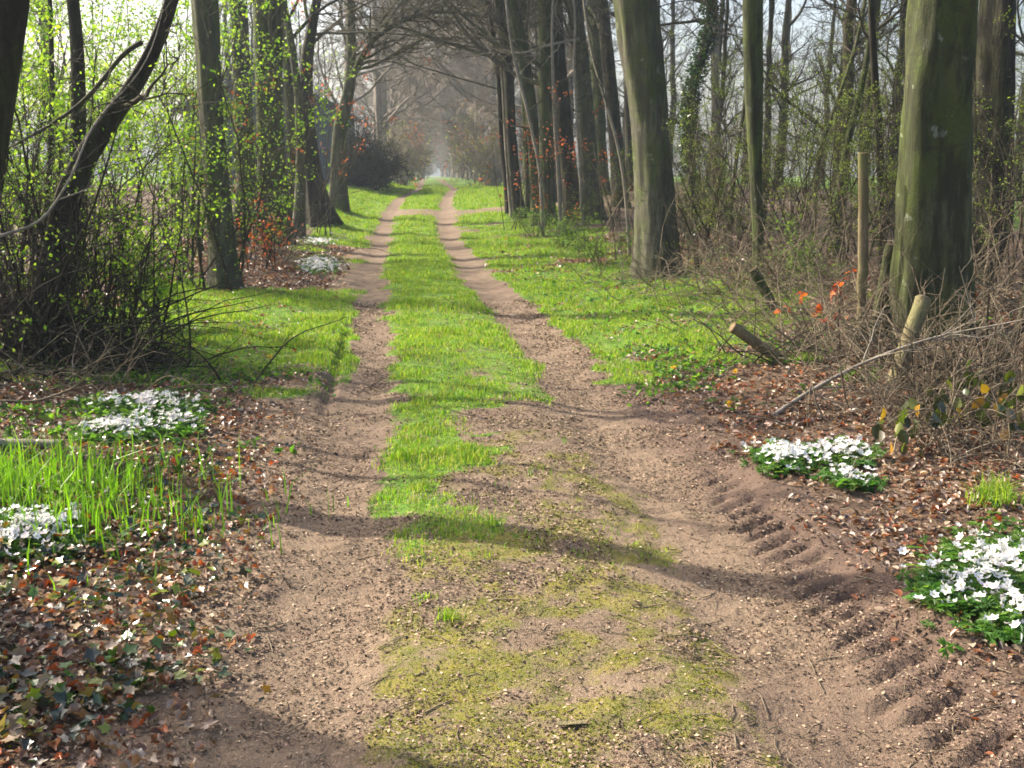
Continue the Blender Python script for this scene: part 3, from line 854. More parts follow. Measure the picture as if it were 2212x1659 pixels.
for u, Y, lab in [(1150, 26, "low green bush at the feet of the right cluster"), (1225, 22, "low leafy bush before the dark brown trunk"), (1700, 12.5, "low bright green elder bush in the right wood"),
                  (1300, 17.5, "low olive bush left of the big smooth beech")]:
    x, y = atg(u, Y)
    shrub("low_bush", lab, x, y, .8, nst=12, n2=6, n3=4, leaves=1500, lsz=.035, spread=.6, r0=.008, cols=[(.09, .17, .03), (.13, .2, .04)], group="low bushes on the right verge")
# dark bush and barn at the lane's far left
x, y = atg(800, 44)
shrub("dark_bush", "rounded dark purple grey bramble bush on the far left verge", x, y, 2.0, nst=60, n2=9, n3=7, leaves=0, mat=M_DARK, spread=.9, r0=.03, twig=.012)
x, y = atg(765, 47)
shrub("dark_bush", "smaller dark bush left of the rounded bramble bush", x, y, 2.6, nst=40, n2=9, n3=6, leaves=0, mat=M_DARK, spread=.6, r0=.03, twig=.012)
# withered beech saplings with orange leaves
ORG = [(.36, .12, .05), (.30, .10, .04), (.40, .17, .07), (.24, .09, .04)]
for u, Y, h, n, lab in [(545, 19, 3.2, 130, "beech sapling with russet leaves before the thick dark green beech"), (600, 21, 4.4, 140, "tall beech sapling with russet leaves right of the thick beech"),
                        (560, 17.5, .9, 220, "low russet leaved beech clump at the left row's foot"), (700, 27, 4.5, 230, "beech sapling with hanging orange leaves by the forked tree"),
                        (1195, 26, 3.6, 300, "beech sapling with orange leaves in the right cluster"), (1120, 28, 3.4, 350, "beech sapling with orange leaves nearest the lane on the right"),
                        (885, 70, 4.5, 420, "russet beech hedge bush deep on the left of the avenue"), (905, 90, 5, 350, "farther russet beech bush deep on the left of the avenue"),
                        (1035, 62, 4.5, 420, "russet beech bush deep on the right of the avenue"), (1010, 85, 5, 350, "farther russet beech bush deep on the right of the avenue")]:
    x, y = atg(u, Y)
    far = Y > 50
    shrub("beech_sapling", lab, x, y, h, nst=6 if not far else 14, n2=6, n3=5, leaves=n, lsz=.07 if not far else .13, spread=.25, r0=.014, cols=ORG, lmat=M_ORANGE,
          mat=M_TWIG, jit=.08 if not far else .3, twig=.004 if not far else .01, leafname="leaves")
for u, Y, side in [(870, 60, "left"), (1060, 52, "right"), (1000, 110, "right"), (915, 120, "left")]:
    x, y = atg(u, Y)
    shrub("pale_bush", "pale yellowish bush beside the far avenue, %s of the lane, %s one" % (side, "nearer" if Y < 100 else "farther"), x, y, 3.0, nst=26, n2=8, n3=7, leaves=1500, lsz=.10,
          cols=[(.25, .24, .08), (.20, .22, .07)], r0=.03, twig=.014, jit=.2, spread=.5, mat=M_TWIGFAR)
# barn, dark blue grey
bx, by = at(712, 380, 47)[0] - 1.3, 47
zb = H(bx, by)
root = empty("barn", (bx, by, zb), "dark blue grey barn glimpsed behind the left row of trees", "barn")
mB, nB, oB = newmat("painted_boards")
pB = N(nB, "ShaderNodeBsdfPrincipled"); tcB = N(nB, "ShaderNodeTexCoord").outputs["Object"]
w = N(nB, "ShaderNodeTexWave", wave_type='BANDS', bands_direction='X'); nB.links.new(tcB, w.inputs[0]); w.inputs["Scale"].default_value = 3.0
nB.links.new(mixc(nB, w.outputs[1], (.045, .06, .08), (.07, .09, .115)), pB.inputs["Base Color"]); nB.links.new(pB.outputs[0], oB.inputs[0])
def poly(V, Fs, name, mat, parent):
    me = bpy.data.meshes.new(name); me.from_pydata([tuple(v) for v in V], [], Fs); me.materials.append(mat); me.update()
    o = bpy.data.objects.new(name, me); o.parent = parent; COL.objects.link(o); return o
def prism(x0, x1, y0, y1, z0, z1):
    return [(x0, y0, z0), (x1, y0, z0), (x1, y1, z0), (x0, y1, z0), (x0, y0, z1), (x1, y0, z1), (x1, y1, z1), (x0, y1, z1)], \
           [(0, 3, 2, 1), (4, 5, 6, 7), (0, 1, 5, 4), (1, 2, 6, 5), (2, 3, 7, 6), (3, 0, 4, 7)]
V = [(-4, -3, -.5), (2, -3, -.5), (2, 6, -.5), (-4, 6, -.5), (-4, -3, 2.9), (2, -3, 2.9), (2, 6, 2.9), (-4, 6, 2.9), (-1, -3, 4.2), (-1, 6, 4.2)]
poly(V, [(0, 1, 5, 8, 4), (1, 2, 6, 5), (2, 3, 7, 9, 6), (3, 0, 4, 7)], "wall", mB, root)
rf = [(-4.4, -3.4, 2.68), (-1, -3.4, 4.29), (2.4, -3.4, 2.68), (-4.4, 6.4, 2.68), (-1, 6.4, 4.29), (2.4, 6.4, 2.68)]
rf2 = [(a, b, c + .14) for a, b, c in rf]
mR, nR, oR = newmat("barn_roof_sheet"); pR = N(nR, "ShaderNodeBsdfPrincipled")
nR.links.new(mixc(nR, noise(nR, None, 8, 3), (.04, .055, .07), (.08, .09, .10)), pR.inputs["Base Color"]); nR.links.new(pR.outputs[0], oR.inputs[0])
poly(rf + rf2, [(0, 1, 4, 3), (1, 2, 5, 4), (6, 9, 10, 7), (7, 10, 11, 8), (0, 6, 7, 1), (1, 7, 8, 2), (3, 4, 10, 9), (4, 5, 11, 10), (0, 3, 9, 6), (2, 8, 11, 5)], "roof", mR, root)
V, Fs = prism(-2.2, .2, -3.06, -3.003, -.1, 2.4); poly(V, Fs, "door", mR, root)

# ------------------------------------------------------------------ posts and logs
def log(name, label, a, b, r, mat=M_POST, sides=16, cat="post", bend=.02, group=None, capmat=None, r1=None):
    """a = foot, b = head"""
    a, b = np.array(a, float), np.array(b, float)
    t = np.linspace(0, 1, 14)[:, None]
    P = a + (b - a) * t; L = np.linalg.norm(b - a)
    P[1:-1] += rng.normal(0, bend * L * .12, (12, 3))
    Rr = r + ((r1 or r * .92) - r) * t[:, 0]
    th = np.arange(sides) * 2 * math.pi / sides
    RR = Rr[:, None] * (1 + .05 * np.sin(2 * th + 1)[None] + rng.normal(0, .012, (14, sides)) + .05 * vnoise(th[None] * 3 + r * 900, t * 1.0 + 0 * th[None], .6, 3))
    V, Fq = tubes(P[None], RR[None], sides)
    o = mk(name, V - a, Fq, mat, loc=tuple(a))
    tag(o, label, cat, group)
    # bevelled end cap
    top = V.reshape(14, sides, 3)[-1]; ax = (P[-1] - P[-2]) / np.linalg.norm(P[-1] - P[-2])
    c = top.mean(0); inner = c + (top - c) * .86 + ax * r * .10
    CV = np.vstack([top, inner, c[None] + ax * r * .10])
    CF = [(i, (i + 1) % sides, sides + (i + 1) % sides, sides + i) for i in range(sides)]
    CT = [(sides + i, sides + (i + 1) % sides, 2 * sides) for i in range(sides)]
    mk("cut_end", CV - a, [np.array(CF), np.array(CT)], capmat or M_CUT, o, smooth=False)
    return o
b = hit(1866, 735); t = at(1864, 331, b[1])
log("fence_post", "tall straight round fence post left of the massive beech", (b[0], b[1], b[2] - .2), t, 10.5 * mpp(b))
b = hit(1884, 735); t = at(1926, 530, b[1] + .1)
log("fence_post", "shorter mossy post leaning right against the massive beech", (b[0], b[1], b[2] - .2), t, 13 * mpp(b), M_BIG)
b = hit(1915, 850); t = at(1994, 645, b[1] + .35)
log("fence_post", "thick mossy post leaning right in front of the massive beech", (b[0], b[1], b[2] - .15), t, 18 * mpp(b), M_POST, capmat=M_VINE)
b = hit(1730, 785); t = at(1582, 706, b[1] - .1)
log("fence_post", "fallen post slanting up to the left with a sawn end", (b[0], b[1], b[2] - .1), t, 12 * mpp(b), M_POST)
b = hit(1690, 678); t = at(1627, 582, b[1])
log("mossy_log", "broken mossy log leaning left at the slender green trunk's foot", (b[0], b[1], b[2] - .1), t, 10 * mpp(b), M_BIG, cat="log")
a = hit(60, 975); 
log("mossy_log", "short pale log lying under the left thicket", a + [-.5, .1, .03], a + [.2, -.02, .04], .03, M_VINE, cat="log")

# ------------------------------------------------------------------ dead branches, canes, vines
def canes(name, label, pix, r0, cat, mat=M_CANE, n1=8, n2=4, leaves=0, ln=(.15, .35), Yoff=None, group=None, ang=(.3, .9), root_on_ground=True):
    """pix: list of (u,v,Y)"""
    W = np.array([[*at(u, v, Y), r0 * (1 - .75 * i / (len(pix) - 1))] for i, (u, v, Y) in enumerate(pix)])
    L = spline(W, 24)
    lv = [(L[None, :, :3], L[None, :, 3])]
    if n1:
        p, D, Ln, r = spawn(*lv[-1], n1, tmin=.15, ang=ang, lenr=ln, rr=.55); lv.append(grow(p, D, Ln, np.maximum(r, .0022), 6, .16, .0))
    if n2:
        p, D, Ln, r = spawn(*lv[-1], n2, tmin=.2, ang=ang, lenr=(.35, .6), rr=.6); lv.append(grow(p, D, Ln, np.maximum(r, .0018), 4, .18, 0))
    V, Fq = levels_mesh(lv, (7, 4, 3))
    o = L[0, :3]
    return tag(mk(name, V - o, Fq, mat, loc=tuple(o)), label, cat, group)
g0 = hit(1658, 905)[1]
canes("dead_branch", "long pale dead branch rising from the leaf litter towards the right edge",
      [(1655, 908, g0), (1740, 850, g0 + .1), (1842, 793, g0 + .1), (1968, 743, g0), (2060, 718, g0 - .1), (2135, 706, g0 - .2), (2215, 690, g0 - .3)], .016, "branch", M_VINE, 10, 4)
canes("climbing_vine", "pale vine curling from the left edge up along the leaning tree",
      [(-40, 525, 7.6), (0, 508, 7.8), (45, 492, 7.9), (75, 498, 8), (100, 470, 8.1), (158, 378, 8.3), (178, 320, 8.4), (200, 265, 8.5), (250, 215, 8.6), (310, 150, 8.7), (335, 90, 8.8), (352, 20, 8.9)],
      .013, "vine", M_VINE, 3, 0)
canes("hanging_branch", "dark slanting branch crossing from the leaning tree to the left edge",
      [(305, 92, 8.9), (270, 110, 8.8), (205, 195, 8.7), (150, 245, 8.6), (75, 290, 8.5), (0, 330, 8.3), (-60, 360, 8.2)], .022, "branch", M_TWIG, 12, 5, ln=(.15, .4))
canes("dead_branch", "crooked dark twig arching low over the left anemones",
      [(-30, 865, 7.0), (80, 868, 7.0), (170, 835, 7.0), (215, 780, 7.0), (245, 720, 7.0)], .010, "branch", M_CANE, 7, 4)
canes("dead_branch", "thin bowed branch beside the left grass patch", [(265, 590, 9.6), (320, 670, 9.3), (370, 720, 9.1), (415, 750, 9.0)], .016, "branch", M_TWIG, 6, 4)
canes("dead_branch", "bare pale branch slanting up left of the slender green trunk", [(1508, 345, 15), (1560, 300, 15), (1640, 262, 15.1)], .016, "branch", M_VINE, 5, 2)
canes("hanging_branch", "long pale branch reaching left over the lane from the right cluster", [(1250, 84, 27), (1190, 96, 26.6), (1130, 116, 26.2), (1060, 112, 26), (980, 130, 25.8)], .035, "branch", M_VINE, 12, 5)
canes("dead_twig", "upright forked dead twig in front of the furrowed oak", [(2120, 830, 7.2), (2112, 720, 7.2), (2090, 640, 7.2), (2072, 575, 7.2)], .007, "twig", M_VINE, 4, 2)
canes("dead_twig", "dark upright broken stem before the right edge sapling", [(2130, 800, 7.4), (2132, 700, 7.4), (2138, 600, 7.4)], .014, "twig", M_DARK, 3, 2)
canes("dead_twig", "thin dry stalk standing in the litter above the middle anemones", [(1745, 925, 6.4), (1742, 860, 6.4), (1735, 800, 6.4)], .005, "twig", M_CANE, 2, 0)
canes("dead_twig", "short twig poking out of the middle anemones", [(1815, 1080, 5.2), (1830, 1035, 5.25), (1850, 990, 5.3)], .006, "twig", M_VINE, 1, 0)
canes("dead_twig", "pale forked stalk beside the right near anemones", [(2035, 1140, 4.9), (2020, 1080, 4.9), (2000, 1020, 4.95)], .007, "twig", M_CANE, 2, 0)
canes("dead_twig", "pale stalk rising from the left anemones", [(350, 945, 6.6), (355, 915, 6.6), (345, 890, 6.62)], .007, "twig", M_VINE, 1, 0)

def tangle(name, label, cu, Y, w, h, n, mat, r=.004, dy=.5, arch=True, cat="brambles", n2=3, seed=0):
    x0, y0 = atg(cu, Y)
    x = x0 + rng.normal(0, w * .5, n); y = y0 + rng.uniform(-dy, dy, n)
    P0 = np.stack([x, y, height(x, y, False) - .02], 1)
    D = norm(np.stack([rng.normal(0, .8, n), rng.normal(0, .5, n), rng.uniform(.15, 1.1, n)], 1) * ([1, 1, 1] if arch else [.2, .3, 1]) + ([0, 0, 0] if arch else [0, 0, .8]))
    P, Rr = grow(P0, D, h * rng.uniform(.5, 1.15, n), r * rng.uniform(.6, 1.5, n), 9, .14, -.09 if arch else 0)
    lv = [(P, Rr)]
    p, Dd, L, rr = spawn(P, Rr, n2, tmin=.2, ang=(.4, 1.1), lenr=(.2, .45), rr=.6); lv.append(grow(p, Dd, L, np.maximum(rr, .0018), 5, .16, 0))
    V, Fq = levels_mesh(lv, (4, 3))
    V[:, 2] = np.maximum(V[:, 2], height(V[:, 0], V[:, 1], False) + .003)
    o = np.array([x0, y0, H(x0, y0)])
    return tag(mk(name, V - o, Fq, mat, loc=tuple(o)), label, cat)
tangle("bramble_tangle", "tangle of dry pale canes before the massive beech's foot", 1900, 8.3, .9, 1.0, 150, M_CANE, .005)
tangle("bramble_tangle", "tangle of dead twigs at the right edge above the dark laurel leaves", 2120, 6.8, .7, .9, 190, M_CANE, .005)
tangle("bramble_tangle", "low spread of dry stalks right of the middle anemones", 2120, 5.7, .5, .6, 110, M_CANE, .004)
tangle("bramble_tangle", "loose bramble canes between fallen post and tall fence post", 1760, 9.4, .7, .8, 90, M_CANE, .004)
tangle("bramble_tangle", "dry stems around the slender green trunk's foot", 1620, 13.5, 1.4, 1.3, 130, M_CANE, .006, 1.2)
tangle("bramble_tangle", "dry straw coloured stems around the big smooth beech's foot", 1430, 15.3, .9, .9, 90, M_CANE, .006, .5)
tangle("bramble_tangle", "upright dry reeds behind the big smooth beech", 1500, 18, 1.2, 2.2, 60, M_CANE, .012, 1.5, False)
tangle("bramble_tangle", "mesh of dry branches deep in the right wood", 1750, 14, 2.2, 1.4, 150, M_CANE, .007, 1.5)
tangle("bramble_tangle", "tall pale brambles standing between tall fence post and massive beech", 1900, 10.2, .8, 1.5, 110, M_CANE, .005, .6)
tangle("bramble_tangle", "tall dry brambles right of the slender green trunk", 1720, 12.0, 1.0, 1.6, 110, M_CANE, .006, .8)
tangle("bramble_tangle", "tall dry brambles at the furrowed oak's foot by the right edge", 2170, 10.0, .8, 1.6, 120, M_CANE, .006, .7)
tangle("bramble_tangle", "dry bramble canes leaning over the right verge behind the fallen post", 1640, 10.8, .8, .9, 80, M_CANE, .005, .6)
tangle("bramble_tangle", "dark brush filling the space before the massive beech's foot", 1880, 8.6, 1.0, .8, 120, M_DARK, .006, .6)
tangle("bramble_tangle", "dark brush at the right edge beneath the pale dead twigs", 2150, 7.0, .8, .8, 150, M_DARK, .006, .7)
tangle("bramble_tangle", "dense dry twigs behind the dark laurel leaves", 2060, 6.3, .6, .75, 130, M_CANE, .005, .4)
tangle("bramble_tangle", "dense dark upright stems in the heart of the left thicket", 120, 9.1, .8, 1.9, 70, M_TWIG, .009, .6, False)
tangle("bramble_tangle", "dark brush cut by the left picture edge", -20, 8.8, .7, 1.6, 80, M_DARK, .010, .6)
tangle("bramble_tangle", "dark tangle of dead wood in the left thicket", 60, 8.4, 1.0, 1.4, 110, M_DARK, .009, .7)
tangle("bramble_tangle", "pale crooked twigs in front of the left thicket", 70, 7.6, .8, 1.0, 60, M_CANE, .006, .4)
tangle("bramble_tangle", "brown heap of twigs beside the left grass patch", 262, 8.6, .30, .5, 240, M_DARK, .006, .4)
tangle("bramble_tangle", "thin dry stalks at the near edge of the left grass patch", 420, 8.2, .5, .45, 50, M_CANE, .003, .5)
tangle("bramble_tangle", "dry stems under the widened foot of the forked tree", 600, 20, 1.0, 1.2, 90, M_CANE, .007, 1.5)

# brush heap (rounded, of dead leaves and twigs)
# laurel with drooping dark leaves
root = empty("laurel_plant", tuple(hit(2050, 960)), "dark drooping laurel leaves with yellow edges in the right dead twigs", "plant")
pts = np.array([[*at(u, v, Y)] for u, v, Y in [(1920, 925, 5.6), (1960, 910, 5.6), (2000, 880, 5.7), (2040, 850, 5.7), (2080, 870, 5.8), (2030, 905, 5.6), (2140, 880, 5.7), (2190, 920, 5.5), (2180, 840, 5.9), (1945, 960, 5.5), (2100, 820, 6.0)]])
n = 90
P = pts[rng.integers(0, len(pts), n)] + rng.normal(0, .05, (n, 3))
M = rots(n, 1.0)
dwn = np.zeros((n, 3, 3)); az = rng.uniform(0, 6.28, n); tl = rng.uniform(.0, .9, n)
ydir = np.stack([np.cos(az) * np.sin(tl), np.sin(az) * np.sin(tl), -np.cos(tl)], 1); xx = norm(np.cross(ydir, rng.normal(0, 1, (n, 3)))); zz = np.cross(xx, ydir)
dwn[:, :, 0] = xx; dwn[:, :, 1] = ydir; dwn[:, :, 2] = zz
V, Fq = stamp(LEAF2 * [1.0, 1.0, 1], LEAF2_T, P, dwn, rng.uniform(.06, .10, n))
o0 = np.array(root.location)
cc = np.repeat(pick([(.03, .035, .015), (.05, .07, .015), (.12, .14, .02), (.35, .18, .03), (.06, .05, .03)], n, .2, [.35, .3, .15, .1, .1]), 7, 0)
mk("leaves", V - o0, Fq, M_IVY, root, col=cc)
P0 = np.tile(o0, (11, 1)) + rng.normal(0, .08, (11, 3)); P0[:, 2] = o0[2]
t = np.linspace(0, 1, 8)[None, :, None]
P = P0[:, None] * (1 - t) + (pts[:, None] + [0, 0, .03]) * t + np.sin(t * math.pi) * np.array([0, 0, .12])
V, Fq = tubes(P, np.full((11, 8), .004), 4); mk("stems", V - o0, Fq, M_CANE, root)

# orange sprig
root = empty("bramble_sprig", tuple(hit(1815, 760)), "sprig with bright orange withered leaves left of the tall fence post", "plant")
o0 = np.array(root.location)
pts = np.array([[*at(u, v, Y)] for u, v, Y in [(1805, 625, 9.6), (1820, 632, 9.6), (1812, 615, 9.6), (1798, 640, 9.6), (1760, 670, 9.4), (1700, 665, 9.5), (1765, 692, 9.2), (1800, 700, 9.2), (1840, 600, 9.7), (1855, 585, 9.7), (1730, 640, 9.5), (1990, 582, 9.0), (2105, 640, 9.0), (1720, 800, 8.4), (1810, 690, 9.2)]])
P = np.repeat(pts, 3, 0) + rng.normal(0, .03, (len(pts) * 3, 3)); n = len(P)
V, Fq = stamp(LEAF2, LEAF2_T, P, rots(n, 1.3), rng.uniform(.06, .11, n)); mk("leaves", V - o0, Fq, M_ORANGE, root, col=np.repeat(pick([(.36, .10, .03), (.20, .05, .03), (.42, .15, .04)], n), 7, 0))
P = o0[None, None] * (1 - np.linspace(0, 1, 8)[None, :, None]) + pts[:, None] * np.linspace(0, 1, 8)[None, :, None] + np.sin(np.linspace(0, 1, 8) * math.pi)[None, :, None] * rng.normal(0, .1, (len(pts), 1, 3))
V, Fq = tubes(P, np.full((len(pts), 8), .0035), 3); mk("stems", V - o0, Fq, M_CANE, root)

# ------------------------------------------------------------------ ground scatter
def surf(x, y, dz=0.0):
    return np.stack([x, y, height(x, y) + dz], 1)
def scatter(n, ylo, yhi, xlo, xhi, power=1.0):
    """points denser near the camera"""
    t = rng.uniform(0, 1, n)
    y = ylo * (yhi / ylo) ** t if power else rng.uniform(ylo, yhi, n)
    x = rng.uniform(xlo, xhi, n)
    return x, y
def inview(x, y, m=60):
    u, v = to_pix(np.stack([x, y, height(x, y, False)], 1))
    return (u > -m) & (u < 2212 + m) & (v < 1659 + 2 * m)

# grass blades
def blades(x, y, h, w, cols, name, label, lean=.35, mat=M_GRASS, jit=.2):
    n = len(x)
    P = surf(x, y, -.004)
    az = rng.uniform(0, 2 * math.pi, n); side = np.stack([np.cos(az), np.sin(az), np.zeros(n)], 1)
    ln = np.abs(rng.normal(0, lean, n)); la = rng.uniform(0, 2 * math.pi, n)
    ld = np.stack([np.cos(la), np.sin(la), np.zeros(n)], 1) * ln[:, None]
    up = np.array([0, 0, 1.0])
    h = np.asarray(h)[:, None] * np.ones((n, 1)); w = np.asarray(w)[:, None] * np.ones((n, 1))
    mid = P + (up + ld * .5) * h * .55
    tip = P + (up * (1 - .25 * ln[:, None]) + ld * 1.5) * h
    V = np.stack([P - side * w * .5, P + side * w * .5, mid + side * w * .4, mid - side * w * .4, tip], 1).reshape(-1, 3)
    b0 = np.arange(n)[:, None] * 5
    Q = b0 + np.array([[0, 1, 2, 3]]); T = b0 + np.array([[3, 2, 4]])
    return mk(name, V, [Q, T], mat, col=np.repeat(pick(cols, n, jit), 5, 0))
GC = [(.14, .27, .018), (.20, .33, .025), (.08, .20, .015), (.24, .33, .04), (.30, .33, .06), (.34, .32, .13)]
def grassfield(n, ylo, yhi, xlo, xhi):
    x, y = scatter(n, ylo, yhi, xlo, xhi)
    k = inview(x, y); x, y = x[k], y[k]
    g, m, l, d, b, f = zones(x, y)
    k = (g - .12 + rng.normal(0, .10, len(x)) > rng.uniform(.15, .9, len(x))) & (f < .3)
    x, y = x[k], y[k]
    tall = fbm(x, y, .38, 131, 3)
    k = rng.uniform(0, 1, len(x)) < .35 + 1.6 * sstep(.25, .62, fbm(x, y, .9, 133, 4)); x, y, tall = x[k], y[k], tall[k]
    h = (.013 + .066 * np.clip(tall - .32, 0, 1) * 2) * rng.uniform(.5, 1.4, len(x)) * (.5 + .045 * np.minimum(y, 20))
    w = .0032 + .00042 * y
    return x, y, h, w
x, y, h, w = grassfield(1100000, 3.8, 60, -5.5, 6.5)
tag(blades(x, y, h, w, GC, "grass", ""), "short bright green grass on the middle strip and verges", "grass", kind="stuff")
print("grass", len(x))
x, y = scatter(170000, 2.6, 8.5, -.7, 1.3)
g, m, l, d, b, f = zones(x, y)
k = m * (.3 + fbm(x, y, .12, 191, 3)) > rng.uniform(.3, 1.15, len(x)); x, y = x[k], y[k]
tag(blades(x, y, rng.uniform(.005, .013, len(x)), np.full(len(x), .0042), [(.15, .16, .02), (.20, .19, .025), (.09, .14, .015), (.24, .22, .04)], "moss", "", .8), "yellow green moss cushions on the near middle strip", "moss", kind="stuff")
print("moss", len(x))
# tall grass clump, lower left
n = 1500
c = hit(170, 1120)
x = c[0] - .25 + rng.normal(0, .42, n); y = c[1] + rng.normal(0, .33, n) + .18
x += .1 * rng.normal(0, 1, n)
o = blades(x, y, rng.uniform(.06, .30, n) * (.5 + vnoise(x, y, .2, 3)), np.full(n, .008), [(.13, .27, .02), (.18, .33, .03), (.10, .2, .03)], "tall_grass", "", .32)
tag(o, "clump of tall fresh grass blades at the left behind near anemones", "grass", kind="stuff")
# tufts on the mossy strip and verges
for u, v, nn, sz, lab in [(968, 1345, 90, .05, "larger bright grass tuft on the mossy strip"), (912, 1305, 50, .032, "smaller grass tuft on the mossy strip"),
                      (1040, 1165, 40, .03, "faint grass tuft at the middle strip's shadow"), (870, 1160, 60, .03, "grass tuft at the left track's edge")]:
    c = hit(u, v)
    o = blades(c[0] + rng.normal(0, .022, nn), c[1] + rng.normal(0, .022, nn), np.full(nn, sz) * rng.uniform(.5, 1.2, nn), np.full(nn, .004), GC, "grass_tuft", "", .6)
    tag(o, lab, "grass tuft")
for u, v, nn, sz, lab in [(2150, 1090, 200, .14, "thin grass tuft at the right edge above the near anemones"), (1740, 790, 180, .13, "grass tuft beside the fallen post"), (1860, 655, 120, .14, "grass tuft at the tall fence post"), (690, 560, 400, .12, "low grass by the far left anemones")]:
    c = hit(u, v)
    o = blades(c[0] + rng.normal(0, .05, nn), c[1] + rng.normal(0, .05, nn), np.full(nn, sz) * rng.uniform(.5, 1.2, nn), np.full(nn, .006), GC, "grass_tuft", "", .6)
    tag(o, lab, "grass tuft")

# leaf litter
LC = [(.17, .11, .07), (.27, .19, .13), (.10, .058, .036), (.22, .08, .03), (.36, .28, .20), (.055, .035, .025)]
def litter(n, ylo, yhi, xlo, xhi, sz, name, label, fn, tmpl=LEAF2, tris=LEAF2_T, cols=LC, tilt=.55, lift=.012, w=None, mat=M_LITTER):
    x, y = scatter(n, ylo, yhi, xlo, xhi)
    k = inview(x, y); x, y = x[k], y[k]
    k = rng.uniform(0, 1, len(x)) < fn(x, y, x - centre(y)); x, y = x[k], y[k]
    n = len(x)
    s = sz(x, y) * rng.uniform(.45, 1.5, n)
    P = surf(x, y, 0); P[:, 2] += s * .12 + rng.uniform(0, lift, n)
    aspect = rng.uniform(.5, 1.1, n)
    sc = np.stack([s * aspect, s, s * rng.uniform(.5, 2.2, n)], 1)
    V, Fq = stamp(tmpl, tris, P, rots(n, tilt), sc)
    print(name, n)
    return tag(mk(name, V, Fq, mat, col=np.repeat(pick(cols, n, .3, w), len(tmpl), 0)), label, "leaf litter" if "ivy" not in name else "ivy", kind="stuff")
def f_edge(x, y, s):
    g, m, l, d, b, f = zones(x, y)
    return np.clip(sstep(1.1, 1.9, np.abs(s)) * (1 - .9 * g), 0, 1) * (y > 2) * (.3 + .9 * sstep(.35, .62, fbm(x, y, .45, 201, 3)))
litter(230000, 2.3, 24, -5, 6.5, lambda x, y: .022 + .0022 * y, "leaf_litter", "brown fallen leaves strewn over both verges", f_edge)
# large oak leaves, lower left corner and right bank
def f_big(x, y, s):
    return np.where(s < 0, 1.6 * sstep(.95, 1.5, -s) * (y < 6.0), sstep(1.7, 2.2, s) * .5) * .6
litter(20000, 2.3, 8, -2.6, 4, lambda x, y: .042 + 0 * x, "oak_leaf_litter", "larger curled oak leaves on the near verges", f_big, OAK, OAK_T,
       [(.19, .12, .08), (.28, .20, .14), (.12, .065, .04), (.28, .08, .02), (.30, .25, .20)], .6, .02)
# chips and leaf bits on the bare earth and the moss
def f_chip(x, y, s): 
    g = zones(x, y)[0]
    return (1 - g * .9) * (.2 + .8 * sstep(.42, .6, fbm(x, y, .35, 141, 3))) * (1 - .6 * sstep(1.1, 1.6, np.abs(s))) * (1 - .45 * (band(s, -1.05, -.60, .12) + band(s, .55, .98, .12)))
litter(260000, 2.3, 14, -1.6, 3.2, lambda x, y: .007 + .0016 * y, "leaf_crumbs", "small leaf crumbs and chips strewn over the earth tracks", f_chip, LEAF, LEAF_F,
       [(.24, .17, .12), (.38, .29, .21), (.13, .085, .06), (.05, .035, .026), (.36, .28, .20)], .5, .003, mat=M_CHIP, w=[.27, .08, .30, .33, .02])
# twigs on the ground
x, y = scatter(1500, 2.4, 10, -2, 3.2); n = len(x)
az = rng.uniform(0, 6.28, n); L = rng.uniform(.03, .13, n)
P0 = surf(x, y, .004); P1 = surf(x + np.cos(az) * L, y + np.sin(az) * L, .006)
P = np.stack([P0, (P0 + P1) / 2 + rng.normal(0, .006, (n, 3)) + [0, 0, .004], P1], 1)
V, Fq = tubes(P, np.repeat(rng.uniform(.001, .0025, n)[:, None], 3, 1), 4)
tag(mk("fallen_twigs", V, Fq, M_CANE), "scattered thin fallen twigs on the lane floor", "twigs", kind="stuff")
# ivy ground cover, lower left
def f_ivy(x, y, s):
    return sstep(1.05, 1.6, -s + (fbm(x, y, .5, 151, 3) - .5) * .9) * (1 - sstep(5.4, 6.4, y)) * (.12 + .88 * sstep(.36, .6, fbm(x, y, .22, 161, 3)))
litter(21000, 2.3, 7, -3.6, -.5, lambda x, y: .046 + 0 * x, "ivy_ground_cover", "dark glossy ivy leaves covering the near left verge", f_ivy, IVY, IVY_T,
       [(.014, .032, .018), (.025, .05, .018), (.05, .10, .015), (.13, .15, .015), (.02, .025, .02), (.20, .09, .02), (.15, .09, .05), (.22, .15, .09)], .8, .07, mat=M_IVY)
def f_ivr(x, y, s): return band(s, 1.6, 5, .5) * band(y, 13, 18, 1) * .5 + band(s, 1.4, 4.8, .4) * band(y, 8.6, 13, .6) * .12
litter(9000, 8, 18, 1, 6, lambda x, y: .06 + 0 * x, "ivy_ground_cover", "blue green ground plants before the big smooth beech", f_ivr, IVY, IVY_T,
       [(.05, .13, .04), (.07, .17, .05), (.10, .2, .04)], .7, .08, mat=M_LEAF)
# broad weeds on the left verge
def f_weed(x, y, s): return band(s, -3.0, -1.25, .3) * band(y, 6.3, 8.8, .5) * sstep(.4, .6, fbm(x, y, .5, 171, 3)) + band(s, 1.3, 3.2, .3) * band(y, 7.3, 9.5, .5) * sstep(.5, .65, fbm(x, y, .4, 181, 3))
litter(26000, 6, 10, -3.5, 4, lambda x, y: .045 + 0 * x, "weeds", "low broad leaved green weeds at the verge edges", f_weed, LEAF2, LEAF2_T,
       [(.07, .16, .02), (.12, .24, .03), (.05, .10, .03)], .9, .05, mat=M_LEAF)

